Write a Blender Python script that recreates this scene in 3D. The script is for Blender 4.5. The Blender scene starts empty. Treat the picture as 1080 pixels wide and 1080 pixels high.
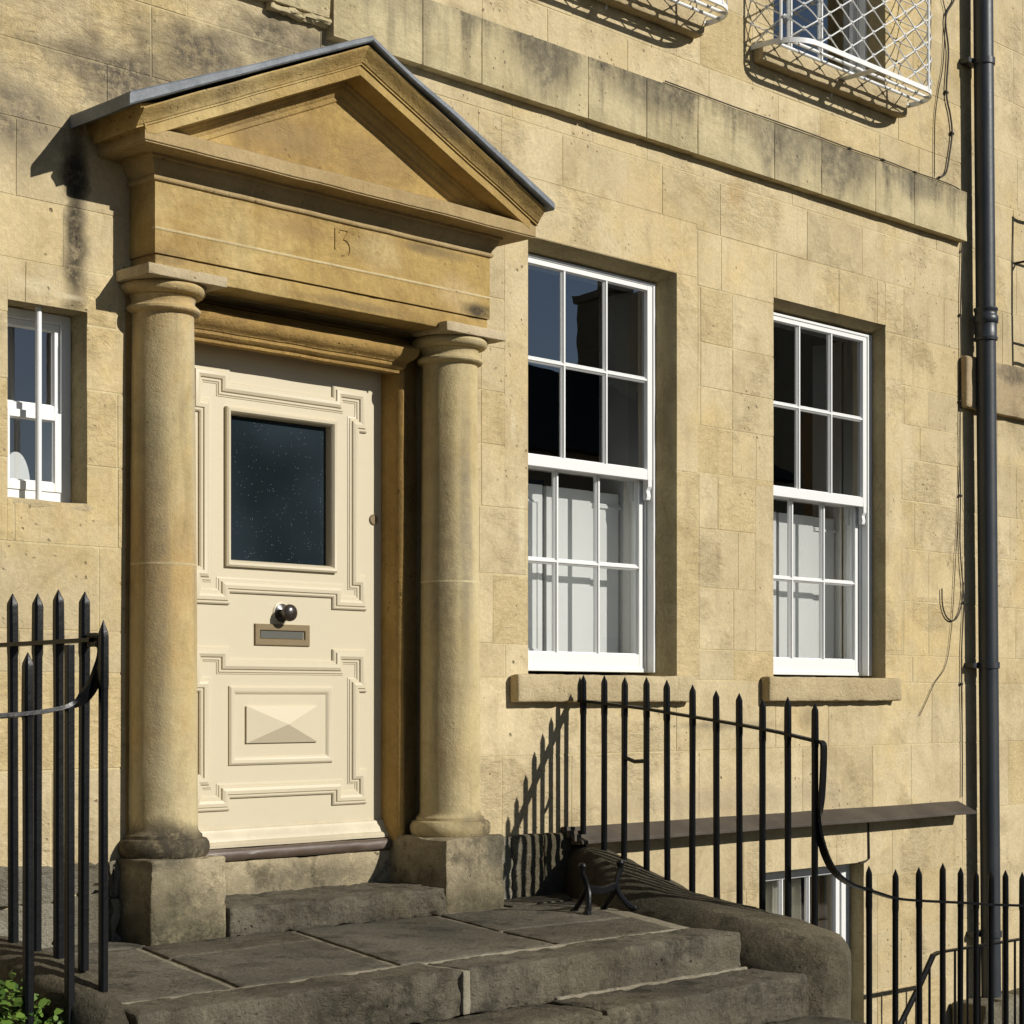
import bpy, bmesh, math, random
from mathutils import Vector, noise
R_ = math.radians
rnd = random.Random(13)
sc = bpy.context.scene
COL = sc.collection

# ------------------------------------------------------------------ mesh collector
class MB:
    def __init__(s): s.v=[]; s.f=[]; s.t=[]; s.smooth=[]
    def face(s, pts, tone=.5):
        i=len(s.v); s.v+= [tuple(p) for p in pts]; s.f.append(tuple(range(i,i+len(pts)))); s.t.append(tone)
    def grid(s, rings, closed_u=False, closed_v=False, tone=.5):
        i=len(s.v); n=len(rings[0]); m=len(rings)
        for r in rings: s.v += [tuple(p) for p in r]
        for a in range(m if closed_v else m-1):
            for b in range(n if closed_u else n-1):
                a2=(a+1)%m; b2=(b+1)%n
                s.f.append((i+a*n+b, i+a*n+b2, i+a2*n+b2, i+a2*n+b)); s.t.append(tone)
        return i
    def cap(s, ring, tone=.5): s.face(ring, tone)
    def box(s, x0,x1,y0,y1,z0,z1, tone=.5):
        i=len(s.v)
        s.v += [(x,y,z) for x in(x0,x1) for y in(y0,y1) for z in(z0,z1)]
        for f in((0,1,3,2),(4,6,7,5),(0,4,5,1),(2,3,7,6),(0,2,6,4),(1,5,7,3)): s.f.append(tuple(i+k for k in f)); s.t.append(tone)
    def tube(s, pts, r, n=8, caps=True, flat=None):
        """round tube along points; flat=(a,b) gives an elliptical/rectangular bar with half sizes a,b"""
        pts=[Vector(p) for p in pts]; rings=[]; up=Vector((0,0,1)); prev=None
        for i,p in enumerate(pts):
            d=(pts[min(i+1,len(pts)-1)]-pts[max(i-1,0)]).normalized()
            if prev is None:
                a=up if abs(d.z)<.9 else Vector((0,1,0))
                u=d.cross(a).normalized()
            else:
                u=(prev-d*prev.dot(d)).normalized()
            prev=u; w=d.cross(u); rr=r[i] if isinstance(r,(list,tuple)) else r
            rings.append([p+(u*math.cos(2*math.pi*k/n+math.pi/n)+w*math.sin(2*math.pi*k/n+math.pi/n))*rr for k in range(n)])
        s.grid(rings, closed_u=True)
        if caps: s.cap(rings[0][::-1]); s.cap(rings[-1])
    def lathe(s, cx, cy, prof, n=48, wob=0, tone=.5):
        rings=[]
        for r,z in prof:
            ring=[]
            for k in range(n):
                a=2*math.pi*k/n; rr=r
                if wob: rr+=wob*noise.noise(Vector((math.cos(a)*3,math.sin(a)*3,z*4)))
                ring.append((cx+rr*math.cos(a), cy+rr*math.sin(a), z))
            rings.append(ring)
        s.grid(rings, closed_u=True, tone=tone); s.cap(rings[0][::-1]); s.cap(rings[-1])
    def sweep(s, pts, n, prof, closed=False, side=1, ends=None, pclosed=True, caps=True, seg=None, wob=0):
        """profile (u across, w along n) swept along a polyline with mitred corners"""
        pts=[Vector(p) for p in pts]; n=Vector(n)
        if seg and not closed:
            q=[pts[0]]
            for a,b in zip(pts,pts[1:]):
                m=max(1,int((b-a).length/seg)); q+=[a+(b-a)*k/m for k in range(1,m+1)]
            pts=q
        N=len(pts); D=[]
        for i in range(N if closed else N-1): D.append((pts[(i+1)%N]-pts[i]).normalized())
        rings=[]
        for i,p in enumerate(pts):
            if closed: a,b=D[i-1],D[i]
            elif i==0: a=b=D[0]
            elif i==N-1: a=b=D[-1]
            else: a,b=D[i-1],D[i]
            sa,sb=n.cross(a)*side,n.cross(b)*side
            m=(sa+sb)/(1+sa.dot(sb))
            if ends and not closed and i==0: m=Vector(ends[0])/Vector(ends[0]).dot(sa)
            if ends and not closed and i==N-1: m=Vector(ends[1])/Vector(ends[1]).dot(sb)
            ring=[p+m*u+n*w for u,w in prof]
            if wob: ring=[q+n*(wob*noise.noise(q*7))+Vector((0,0,wob*noise.noise(q*5+Vector((9,3,1))))) for q in ring]
            rings.append(ring)
        s.grid(rings, closed_u=pclosed, closed_v=closed)
        if caps and not closed and pclosed: s.cap(rings[0][::-1]); s.cap(rings[-1])
    def rock(s, c4, z0, z1, r=.015, cell=.04, amp=.006, fr=5, ztop=None, tone=.5):
        """worn stone slab: plan quad c4, rounded edges, noise-displaced"""
        c4=[Vector((a,b,0)) for a,b in c4]
        lx=((c4[1]-c4[0]).length+(c4[2]-c4[3]).length)/2; ly=((c4[3]-c4[0]).length+(c4[2]-c4[1]).length)/2; lz=z1-z0
        nx,ny,nz=[max(2,min(90,int(l/cell))) for l in(lx,ly,lz)]
        def ax(n,l):
            e=min(r/l,.3); return [0,e*.3,e]+[e+(1-2*e)*k/n for k in range(1,n)]+[1-e,1-e*.3,1]
        AX,AY,AZ=ax(nx,lx),ax(ny,ly),ax(nz,lz); idx={}
        off=Vector((rnd.random()*50,rnd.random()*50,rnd.random()*50))
        def V(i,j,k):
            key=(i,j,k)
            if key in idx: return idx[key]
            a,b,c=AX[i]*lx,AY[j]*ly,AZ[k]*lz
            q=Vector((a,b,c)); inner=Vector((min(max(a,r),lx-r),min(max(b,r),ly-r),min(max(c,r),lz-r)))
            d=q-inner
            if d.length>1e-9:
                if d.length>r: q=inner+d.normalized()*r
                nn=d.normalized()
            else: nn=Vector((0,0,1))
            w=q*fr+off
            ed=sum(1 for u_,l_ in((a,lx),(b,ly),(c,lz)) if u_<r*1.01 or u_>l_-r*1.01)>=2
            q=q+nn*amp*(.55*noise.noise(w)+.35*noise.noise(w*2.7)+.3*noise.noise(w*7)-(3.0*max(0,noise.noise(w*2.3+Vector((7,7,7)))-.12) if ed else 0))
            u,v=q.x/lx,q.y/ly
            p=(c4[0]*(1-u)+c4[1]*u)*(1-v)+(c4[3]*(1-u)+c4[2]*u)*v
            idx[key]=len(s.v); s.v.append((p.x,p.y,z0+q.z)); return idx[key]
        X,Y,Z=len(AX)-1,len(AY)-1,len(AZ)-1
        for i in range(X):
            for j in range(Y):
                s.f.append((V(i,j,Z),V(i+1,j,Z),V(i+1,j+1,Z),V(i,j+1,Z))); s.t.append(tone)
                s.f.append((V(i,j,0),V(i,j+1,0),V(i+1,j+1,0),V(i+1,j,0))); s.t.append(tone)
        for i in range(X):
            for k in range(Z):
                s.f.append((V(i,0,k),V(i+1,0,k),V(i+1,0,k+1),V(i,0,k+1))); s.t.append(tone)
                s.f.append((V(i,Y,k),V(i,Y,k+1),V(i+1,Y,k+1),V(i+1,Y,k))); s.t.append(tone)
        for j in range(Y):
            for k in range(Z):
                s.f.append((V(0,j,k),V(0,j,k+1),V(0,j+1,k+1),V(0,j+1,k))); s.t.append(tone)
                s.f.append((V(X,j,k),V(X,j+1,k),V(X,j+1,k+1),V(X,j,k+1))); s.t.append(tone)
    def rbox(s,x0,x1,y0,y1,z0,z1,**k): s.rock([(x0,y0),(x1,y0),(x1,y1),(x0,y1)],z0,z1,**k)
    def build(s, name, mat, parent=None, bevel=0, recalc=True, ang=32, loc=None):
        me=bpy.data.meshes.new(name)
        o=bpy.data.objects.new(name, me); COL.objects.link(o)
        L=Vector(loc) if loc else (Vector(parent['_o']) if parent is not None else Vector((0,0,0)))
        me.from_pydata([(v[0]-L.x,v[1]-L.y,v[2]-L.z) for v in s.v],[],s.f)
        ca=me.color_attributes.new('tone','FLOAT_COLOR','CORNER'); buf=[]
        for p in me.polygons: t_=s.t[p.index]; buf += [t_,(t_*37.31)%1 if t_!=.5 else .3,t_,1]*p.loop_total
        ca.data.foreach_set('color',buf)
        if recalc:
            bm=bmesh.new(); bm.from_mesh(me); bmesh.ops.recalc_face_normals(bm,faces=bm.faces); bm.to_mesh(me); bm.free()
        me.shade_smooth(); me.set_sharp_from_angle(angle=R_(ang))
        me.materials.append(mat)
        if parent is not None: o.parent=parent; o['_o']=parent['_o']
        else: o.location=L; o['_o']=tuple(L)
        if bevel:
            b=o.modifiers.new('edge','BEVEL'); b.width=bevel; b.segments=2; b.limit_method='ANGLE'; b.angle_limit=R_(40)
        return o

def thing(name,label,cat,loc=(0,0,0),group=None):
    o=bpy.data.objects.new(name,None); COL.objects.link(o); o.location=loc; o.empty_display_size=.1
    o['label']=label; o['category']=cat; o['_o']=tuple(loc)
    if group: o['group']=group
    return o
def tag(o,label,cat,group=None):
    o['label']=label; o['category']=cat
    if group: o['group']=group
    return o
def struct(o): o['kind']='structure'; return o

# ------------------------------------------------------------------ materials
class NT:
    def __init__(s,name):
        m=bpy.data.materials.new(name); m.use_nodes=True; s.m=m; s.t=m.node_tree; s.t.nodes.clear()
        s.out=s.n('ShaderNodeOutputMaterial'); s.pos=s.n('ShaderNodeNewGeometry').outputs['Position']
    def n(s,typ,**kw):
        nd=s.t.nodes.new(typ)
        for k,v in kw.items(): setattr(nd,k,v)
        return nd
    def put(s,sock,v):
        if hasattr(v,'links'): s.t.links.new(v,sock)
        elif v is not None: sock.default_value = (tuple(v)+(1,) if isinstance(v,(tuple,list)) and len(v)==3 and sock.type=='RGBA' else v)
    def noise(s,scale,detail=5,rough=.55,vec=None,dist=0,col=False):
        nd=s.n('ShaderNodeTexNoise'); s.put(nd.inputs['Vector'],vec or s.pos)
        nd.inputs['Scale'].default_value=scale; nd.inputs['Detail'].default_value=detail; nd.inputs['Roughness'].default_value=rough; nd.inputs['Distortion'].default_value=dist
        return nd.outputs['Color' if col else 'Fac']
    def map(s,scale=(1,1,1),loc=(0,0,0),vec=None):
        nd=s.n('ShaderNodeMapping'); s.put(nd.inputs['Vector'],vec or s.pos); nd.inputs['Scale'].default_value=scale; nd.inputs['Location'].default_value=loc
        return nd.outputs[0]
    def math(s,op,a,b=None,c=None,clamp=False):
        nd=s.n('ShaderNodeMath',operation=op,use_clamp=clamp); s.put(nd.inputs[0],a)
        if b is not None: s.put(nd.inputs[1],b)
        if c is not None: s.put(nd.inputs[2],c)
        return nd.outputs[0]
    def step(s,v,a,b,lo=0.,hi=1.):
        nd=s.n('ShaderNodeMapRange',interpolation_type='SMOOTHSTEP'); s.put(nd.inputs[0],v)
        for k,x in zip((1,2,3,4),(a,b,lo,hi)): nd.inputs[k].default_value=x
        return nd.outputs[0]
    def mix(s,f,a,b,mode='MIX'):
        nd=s.n('ShaderNodeMix',data_type='RGBA',blend_type=mode); s.put(nd.inputs[0],f); s.put(nd.inputs[6],a); s.put(nd.inputs[7],b); return nd.outputs[2]
    def blob(s,cx,cz,rx,rz,soft=.5,nz=None,amt=.5):
        sep=s.n('ShaderNodeSeparateXYZ'); s.put(sep.inputs[0],s.pos)
        a=s.math('DIVIDE',s.math('SUBTRACT',sep.outputs[0],cx),rx); b=s.math('DIVIDE',s.math('SUBTRACT',sep.outputs[2],cz),rz)
        d=s.math('SQRT',s.math('ADD',s.math('MULTIPLY',a,a),s.math('MULTIPLY',b,b)))
        if nz is not None: d=s.math('ADD',d,s.math('MULTIPLY',s.math('SUBTRACT',nz,.5),amt*2))
        return s.step(d,1,1-soft*.999,0,1)
    def bump(s,h,strength,dist=.01,normal=None):
        nd=s.n('ShaderNodeBump'); nd.inputs['Strength'].default_value=strength; nd.inputs['Distance'].default_value=dist; s.put(nd.inputs['Height'],h)
        if normal is not None: s.put(nd.inputs['Normal'],normal)
        return nd.outputs[0]
    def bsdf(s,col,rough=.9,spec=.3,metal=0,normal=None,**kw):
        nd=s.n('ShaderNodeBsdfPrincipled'); s.put(nd.inputs['Base Color'],col); s.put(nd.inputs['Roughness'],rough); s.put(nd.inputs['Specular IOR Level'],spec); s.put(nd.inputs['Metallic'],metal)
        if normal is not None: s.put(nd.inputs['Normal'],normal)
        for k,v in kw.items(): s.put(nd.inputs[k],v)
        s.t.links.new(nd.outputs[0],s.out.inputs[0]); return nd

def stone(name,c1,c2,dark=(.10,.08,.05),tone=.35,tooth=.5,pits=.5,stains=(),streak=0,rough_patch=0,warm=None,fine=.34,spots=True,zband=None,bumpk=1.,joint=0,rblobs=(),riven=0):
    g=NT(name)
    big=g.noise(1.1,6,.6,dist=.4); med=g.noise(5,7,.66,dist=.8); fin=g.noise(48,5,.75); grit=g.noise(150,3,.7)
    at=g.n('ShaderNodeAttribute',attribute_name='tone'); ac=g.n('ShaderNodeSeparateColor'); g.put(ac.inputs[0],at.outputs['Color'])
    col=g.mix(g.step(big,.34,.66),c1,c2)
    if warm: col=g.mix(g.math('MULTIPLY',g.math('MAXIMUM',g.step(g.noise(.9,6,.68,vec=g.map(loc=(7,3,1))),.5,.70),g.step(ac.outputs[1],.72,1.0,0,.7)),.75),col,warm)
    if tone:
        tv=g.math('ADD',1-tone/2,g.math('MULTIPLY',ac.outputs[0],tone)); col=g.mix(1,col,tv,'MULTIPLY')
    col=g.mix(g.step(med,.42,.72,0,.55),col,g.mix(1,col,(.66,.63,.57),'MULTIPLY'))
    col=g.mix(g.step(g.noise(3.1,5,.7,vec=g.map(loc=(4,1,2))),.5,.72,0,.45),col,g.mix(1,col,(1.22,1.24,1.28),'MULTIPLY'))
    stk=g.noise(1,4,.6,vec=g.map(scale=(9,9,.9)))
    if streak: col=g.mix(g.step(stk,.5,.72,0,streak),col,g.mix(.5,col,dark))
    # dragged tooling marks / bedding lines
    bed=g.noise(1,5,.7,vec=g.map(scale=(3,3,26)),dist=.6)
    v=g.math('ADD',1-fine/2,g.math('MULTIPLY',g.math('ADD',g.math('MULTIPLY',g.step(fin,.22,.78),.6),g.math('ADD',g.math('MULTIPLY',grit,.25),g.math('MULTIPLY',bed,.15))),fine))
    col=g.mix(1,col,v,'MULTIPLY')
    vor=g.n('ShaderNodeTexVoronoi'); g.put(vor.inputs['Vector'],g.mix(.08,g.pos,g.noise(9,3,col=True))); vor.inputs['Scale'].default_value=30
    rz=g.step(g.noise(2.3,4,.6,vec=g.map(loc=(3,8,4))),.48,.62)
    rc=g.n('ShaderNodeSeparateColor'); g.put(rc.inputs[0],vor.outputs['Color'])
    pm=g.math('MULTIPLY',g.math('MULTIPLY',g.step(vor.outputs['Distance'],.26,.06),g.step(rc.outputs[0],.35,.75)),rz)
    # lone holes
    v2=g.n('ShaderNodeTexVoronoi'); g.put(v2.inputs['Vector'],g.pos); v2.inputs['Scale'].default_value=5.5
    r2=g.n('ShaderNodeSeparateColor'); g.put(r2.inputs[0],v2.outputs['Color'])
    hole=g.math('MULTIPLY',g.step(v2.outputs['Distance'],.055,.03),g.step(r2.outputs[0],.80,.82))
    if spots: col=g.mix(g.math('MULTIPLY',g.math('MAXIMUM',pm,hole),pits),col,dark)
    for st in stains:
        cx,cz,rx,rz_,k=st[:5]; sc_=st[5] if len(st)>5 else dark
        nzv=g.noise(6,6,.7) if len(st)<7 else stk
        m=g.math('MULTIPLY',g.blob(cx,cz,rx,rz_,.75,nzv,.9),g.math('MULTIPLY',g.step(g.noise(24,5,.8),.3,.62,.35,1),min(k,1.)))
        col=g.mix(m,col,sc_)
    if zband:
        for z0,z1,k,c in zband:   # dirt that runs down from z0 to about z1
            sep=g.n('ShaderNodeSeparateXYZ'); g.put(sep.inputs[0],g.pos)
            f=g.step(g.math('ADD',sep.outputs[2],g.math('MULTIPLY',g.math('SUBTRACT',stk,.5),(z0-z1)*2.2)),z1,z0)
            f=g.math('MULTIPLY',f,g.step(g.noise(1.6,4,.6,vec=g.map(loc=(1,1,8))),.36,.6,.5,1))
            f=g.math('MULTIPLY',f,g.step(g.noise(26,5,.8),.3,.62,.45,1))
            col=g.mix(g.math('MULTIPLY',f,k),col,c)
    rp=g.step(g.noise(1.5,4,.6,vec=g.map(loc=(5,2,9))),.52,.62)
    if tone: rp=g.math('MAXIMUM',rp,g.step(ac.outputs[1],.88,.90,0,.6))
    for b_ in rblobs: rp=g.math('MAXIMUM',rp,g.blob(*b_,.4,big,.6))
    if rough_patch>.8:
        col=g.mix(g.math('MULTIPLY',rp,g.step(g.noise(19,5,.8),.46,.70,0,.28)),col,g.mix(1,col,(.66,.56,.40),'MULTIPLY'))
    chis=g.noise(1,5,.75,vec=g.map(scale=(16,16,30)),dist=1.2)
    h=g.math('MULTIPLY',g.step(fin,.2,.8),.35*tooth)
    h=g.math('ADD',h,g.math('MULTIPLY',chis,g.math('ADD',.5*tooth,g.math('MULTIPLY',rp,1.1*rough_patch))))
    h=g.math('ADD',h,g.math('MULTIPLY',med,1.3*tooth))
    h=g.math('SUBTRACT',h,g.math('MULTIPLY',g.math('MAXIMUM',pm,g.math('MULTIPLY',hole,1.5)),.7*pits))
    h=g.math('ADD',h,g.math('MULTIPLY',grit,.16))
    if riven:   # stone split along its bed: shallow terraces with sharp broken edges, dark lichen blotches
        rv=g.noise(2.6,5,.62,vec=g.map(loc=(2,5,3)),dist=.5); st_=g.math('FLOOR',g.math('MULTIPLY',rv,11))
        h=g.math('ADD',h,g.math('MULTIPLY',st_,riven*.55))
        col=g.mix(g.step(g.noise(6,6,.75,vec=g.map(loc=(8,2,1))),.50,.66,0,.62),col,dark)
        col=g.mix(g.step(g.noise(13,6,.8,vec=g.map(loc=(1,9,4))),.56,.70,0,.55),col,g.mix(1,col,(1.9,1.85,1.75),'MULTIPLY'))
    g.bsdf(col,.93,.18,normal=g.bump(h,.9*bumpk,.0125))
    return g.m

def paint(name,c,rough=.45,spec=.4,bump=.1,dirt=.12,scale=30,dcol=None):
    g=NT(name); nz=g.noise(4,5,.6); f=g.noise(scale,4,.6)
    col=g.mix(g.step(nz,.35,.75,0,dirt),c,dcol or tuple(k*.6 for k in c))
    col=g.mix(g.step(g.noise(70,3,.6),.62,.72,0,dirt),col,tuple(k*.45 for k in c))
    g.bsdf(col,g.math('ADD',rough-.08,g.math('MULTIPLY',nz,.2)),spec,normal=g.bump(f,bump,.004)); return g.m

M={}
GREY=(.085,.075,.055)
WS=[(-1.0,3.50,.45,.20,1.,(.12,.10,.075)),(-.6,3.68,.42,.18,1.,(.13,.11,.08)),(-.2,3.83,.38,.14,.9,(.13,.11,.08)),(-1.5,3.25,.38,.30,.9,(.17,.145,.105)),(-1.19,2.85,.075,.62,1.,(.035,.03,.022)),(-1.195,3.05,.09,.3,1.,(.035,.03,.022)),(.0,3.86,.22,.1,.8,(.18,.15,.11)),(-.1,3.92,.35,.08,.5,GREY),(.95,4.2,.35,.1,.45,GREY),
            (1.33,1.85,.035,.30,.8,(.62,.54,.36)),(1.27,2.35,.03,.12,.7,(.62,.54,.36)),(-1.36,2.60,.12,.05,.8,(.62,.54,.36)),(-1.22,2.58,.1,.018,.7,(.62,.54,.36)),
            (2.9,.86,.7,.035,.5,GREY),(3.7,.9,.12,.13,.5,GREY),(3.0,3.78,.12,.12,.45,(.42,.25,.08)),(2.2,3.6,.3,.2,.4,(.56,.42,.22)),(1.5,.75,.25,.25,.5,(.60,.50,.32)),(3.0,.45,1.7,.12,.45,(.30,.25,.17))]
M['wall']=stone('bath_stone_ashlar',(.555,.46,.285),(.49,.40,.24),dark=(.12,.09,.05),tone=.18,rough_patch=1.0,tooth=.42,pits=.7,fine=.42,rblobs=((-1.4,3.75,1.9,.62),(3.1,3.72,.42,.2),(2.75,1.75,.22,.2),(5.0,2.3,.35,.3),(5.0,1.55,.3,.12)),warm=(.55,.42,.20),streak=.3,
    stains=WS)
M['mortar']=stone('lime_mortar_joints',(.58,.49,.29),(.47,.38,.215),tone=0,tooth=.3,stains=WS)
M['reveal']=stone('painted_stone_reveal',(.43,.35,.19),(.35,.28,.15),dark=(.09,.07,.04),tone=0,tooth=1.0,pits=.4,rough_patch=.6)
M['band']=stone('string_course_stone',(.53,.45,.27),(.46,.385,.225),dark=(.08,.07,.055),tone=.2,tooth=.5,pits=.6,rough_patch=.5,streak=.5,
    zband=[(4.30,4.02,1.,(.075,.066,.05))],stains=[(1.45,4.12,.30,.26,.8,(.10,.09,.07),1),(2.2,4.15,.35,.2,.6,(.10,.09,.07),1),(3.35,4.12,.4,.25,.7,(.11,.10,.08),1),(3.95,4.12,.4,.24,.8,(.10,.09,.07),1),(4.75,4.15,.4,.12,.6,(.13,.12,.10))])
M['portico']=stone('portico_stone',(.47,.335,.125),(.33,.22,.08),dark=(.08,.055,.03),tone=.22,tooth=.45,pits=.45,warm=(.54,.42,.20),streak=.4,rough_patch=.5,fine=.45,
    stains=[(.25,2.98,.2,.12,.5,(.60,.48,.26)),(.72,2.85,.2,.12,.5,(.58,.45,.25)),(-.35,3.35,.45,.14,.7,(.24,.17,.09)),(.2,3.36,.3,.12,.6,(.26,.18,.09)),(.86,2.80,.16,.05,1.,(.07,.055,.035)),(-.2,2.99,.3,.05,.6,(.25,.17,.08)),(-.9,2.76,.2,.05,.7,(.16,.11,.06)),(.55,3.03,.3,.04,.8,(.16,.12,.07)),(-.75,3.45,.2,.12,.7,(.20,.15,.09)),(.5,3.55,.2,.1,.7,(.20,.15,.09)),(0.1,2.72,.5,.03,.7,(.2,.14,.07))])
M['trim']=stone('portico_pale_trim',(.54,.45,.30),(.46,.375,.235),dark=(.09,.07,.045),tone=0,tooth=.5,pits=.5,rough_patch=.5)
M['column']=stone('column_stone',(.50,.42,.25),(.47,.375,.19),dark=(.09,.07,.045),tone=0,tooth=.3,pits=.2,streak=.65,rough_patch=.3,warm=(.46,.31,.13),
    zband=[],stains=[(-.72,1.9,.05,1.2,.5,(.40,.36,.27),1),(.78,1.7,.05,1.0,.65,(.19,.16,.12),1),(.87,1.6,.03,1.1,.4,(.55,.46,.28),1),(-.8,.40,.5,.13,1.,(.07,.058,.04)),(-.8,.41,.5,.13,1.,(.06,.05,.035)),(.9,.40,.22,.12,1.0,(.09,.075,.05)),(-.9,1.5,.06,1.3,.6,(.20,.165,.11),1),(.70,1.5,.05,1.3,.6,(.16,.12,.07),1)])
M['plinth']=stone('weathered_plinth_stone',(.40,.335,.215),(.24,.20,.13),dark=(.05,.045,.03),tone=.15,tooth=.9,pits=.8,rough_patch=1.2,warm=(.15,.135,.085),fine=.55,riven=.25,
    zband=[],stains=[(-.8,.06,.6,.20,1.,(.075,.068,.042)),(-.9,.25,.2,.2,.7,(.11,.10,.06)),(.8,.05,.5,.17,1.,(.085,.075,.045)),(.93,.3,.12,.14,.9,(.10,.09,.065)),(-.95,.37,.2,.06,.8,GREY),(0,.2,.7,.09,.7,(.09,.08,.055))])
M['cornice']=stone('cornice_stone',(.44,.335,.18),(.37,.27,.13),dark=(.09,.07,.045),tone=0,tooth=.4,pits=.4,streak=.3)
M['jamb']=stone('door_jamb_stone',(.43,.28,.095),(.33,.21,.07),dark=(.05,.035,.02),tone=0,tooth=.6,pits=.6,warm=(.22,.14,.06),streak=.5,rough_patch=.5)
M['rubble']=stone('rough_base_stone',(.30,.28,.22),(.13,.11,.07),dark=(.04,.04,.02),tone=.3,tooth=2.2,pits=.8,rough_patch=1.2,warm=(.42,.39,.30))
M['step']=stone('dark_step_stone',(.165,.147,.108),(.080,.071,.053),dark=(.016,.015,.011),tone=.35,tooth=1.,pits=.8,rough_patch=1.3,warm=(.15,.125,.08),streak=.4,fine=.6,bumpk=1.4,riven=.5)
M['flag']=stone('flagstone',(.160,.145,.112),(.086,.079,.062),dark=(.016,.015,.012),tone=.35,tooth=.9,pits=.6,rough_patch=1.,warm=(.13,.11,.075),fine=.6,bumpk=1.3,riven=1.)
M['coping']=stone('coping_stone',(.135,.117,.08),(.062,.054,.037),dark=(.03,.028,.018),tone=.2,tooth=1.1,pits=.6,rough_patch=1.2,warm=(.20,.17,.11),streak=.4,fine=.55,bumpk=1.2,riven=.4)
M['pointing']=stone('cement_pointing',(.30,.27,.20),(.20,.175,.125),tone=0,tooth=1,pits=.3)
M['road']=stone('asphalt',(.055,.053,.05),(.045,.043,.04),tone=0,tooth=.5)
M['pave']=stone('pavement_stone',(.11,.098,.078),(.085,.075,.058),tone=0,tooth=.5)
g=NT('cream_door_paint'); br_=g.noise(1,4,.6,vec=g.map(scale=(110,110,6))); bl_=g.noise(3,5,.65)
c_=g.mix(g.step(bl_,.35,.75,0,.16),(.565,.50,.36),(.47,.40,.27)); c_=g.mix(g.step(g.noise(85,3,.7),.66,.74,0,.35),c_,(.33,.27,.18)); c_=g.mix(g.math('MULTIPLY',g.blob(0,.38,.75,.10,.9,g.noise(9,5,.7),.7),.5),c_,(.36,.30,.2))
g.bsdf(c_,g.math('ADD',.28,g.math('MULTIPLY',bl_,.25)),.5,normal=g.bump(g.math('ADD',g.math('MULTIPLY',br_,.5),g.noise(14,5,.6)),.22,.004)); M['paint']=g.m
M['white']=paint('white_window_paint',(.72,.73,.72),.4,.45,.08,.06)
M['shutter']=paint('white_shutter_paint',(.86,.87,.86),.5,.3,.05,.05)
M['guard']=paint('white_iron_paint',(.74,.75,.74),.4,.5,.15,.15)
M['iron']=paint('black_railing_paint',(.003,.0035,.0045),.34,.26,.35,.2,35,dcol=(.010,.010,.011))
M['pipe']=paint('dark_grey_pipe_paint',(.024,.030,.038),.42,.5,.25,.3,18,dcol=(.035,.036,.038))
M['cable']=paint('black_cable',(.03,.027,.022),.6,.3,.1,.1)
M['ledge']=paint('brown_painted_ledge',(.060,.049,.039),.65,.25,.7,.6,25,dcol=(.12,.10,.075))
M['sill_brown']=paint('worn_brown_door_sill',(.085,.058,.043),.42,.5,.3,.6,20,dcol=(.22,.19,.16))
M['brass']=paint('aged_brass',(.20,.145,.07),.45,.5,.3,.3)
M['bronze']=paint('dark_bronze_knob',(.035,.026,.02),.22,.8,.05,.2)
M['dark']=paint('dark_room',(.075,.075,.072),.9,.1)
M['inner']=paint('letter_flap',(.085,.085,.07),.5,.4)
g=NT('lead_sheet'); nz=g.noise(7,6,.65); g.bsdf(g.mix(g.step(nz,.3,.7),(.095,.108,.125),(.20,.22,.245)),.6,.5,normal=g.bump(g.math('ADD',nz,g.math('MULTIPLY',g.noise(60,3),.3)),.5,.012)); M['lead']=g.m
g=NT('curtain_cloth'); g.bsdf((.62,.60,.52),.9,.1,normal=g.bump(g.noise(300,2),.2,.001)); M['curtain']=g.m
g=NT('slate_roof'); br=g.n('ShaderNodeTexBrick'); g.put(br.inputs['Vector'],g.map(scale=(1,1,1))); br.inputs['Scale'].default_value=3; g.put(br.inputs['Color1'],(.03,.027,.026)); g.put(br.inputs['Color2'],(.05,.042,.038)); g.put(br.inputs['Mortar'],(.01,.01,.01)); g.bsdf(br.outputs['Color'],.8,.2); M['slate']=g.m
g=NT('far_stone'); g.bsdf(g.mix(g.noise(3),(.30,.24,.15),(.22,.17,.11)),.9,.2); M['farstone']=g.m
# ivy leaves
g=NT('green_leaves'); oi=g.n('ShaderNodeAttribute',attribute_name='tone')
g.bsdf(g.mix(oi.outputs['Fac'],(.035,.085,.012),(.13,.21,.03)),.5,.4,**{'Transmission Weight':0.0}); M['leaf']=g.m
# window glass : clear, reflects like two surfaces
def glass(name,tint=(.93,.96,.96),wav=.03,k=2.0,extra=0):
    g=NT(name); bm_=g.bump(g.noise(3.0,2,.4),wav,.02)
    tr=g.n('ShaderNodeBsdfTransparent'); g.put(tr.inputs[0],tint)
    gl=g.n('ShaderNodeBsdfGlossy'); gl.inputs['Roughness'].default_value=.0; g.put(gl.inputs['Color'],(1,1,1)); g.put(gl.inputs['Normal'],bm_)
    fr=g.n('ShaderNodeFresnel'); fr.inputs['IOR'].default_value=1.5
    mx=g.n('ShaderNodeMixShader'); g.put(mx.inputs[0],g.math('MULTIPLY',fr.outputs[0],k,clamp=True)); g.t.links.new(tr.outputs[0],mx.inputs[1]); g.t.links.new(gl.outputs[0],mx.inputs[2])
    g.t.links.new(mx.outputs[0],g.out.inputs[0]); return g.m
M['glass']=glass('window_glass',tint=(.98,.99,.985),k=4.6)
g=NT('speckled_door_glass'); v=g.n('ShaderNodeTexVoronoi'); g.put(v.inputs['Vector'],g.pos); v.inputs['Scale'].default_value=95
rsel=g.n('ShaderNodeSeparateColor'); g.put(rsel.inputs[0],v.outputs['Color'])
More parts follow.
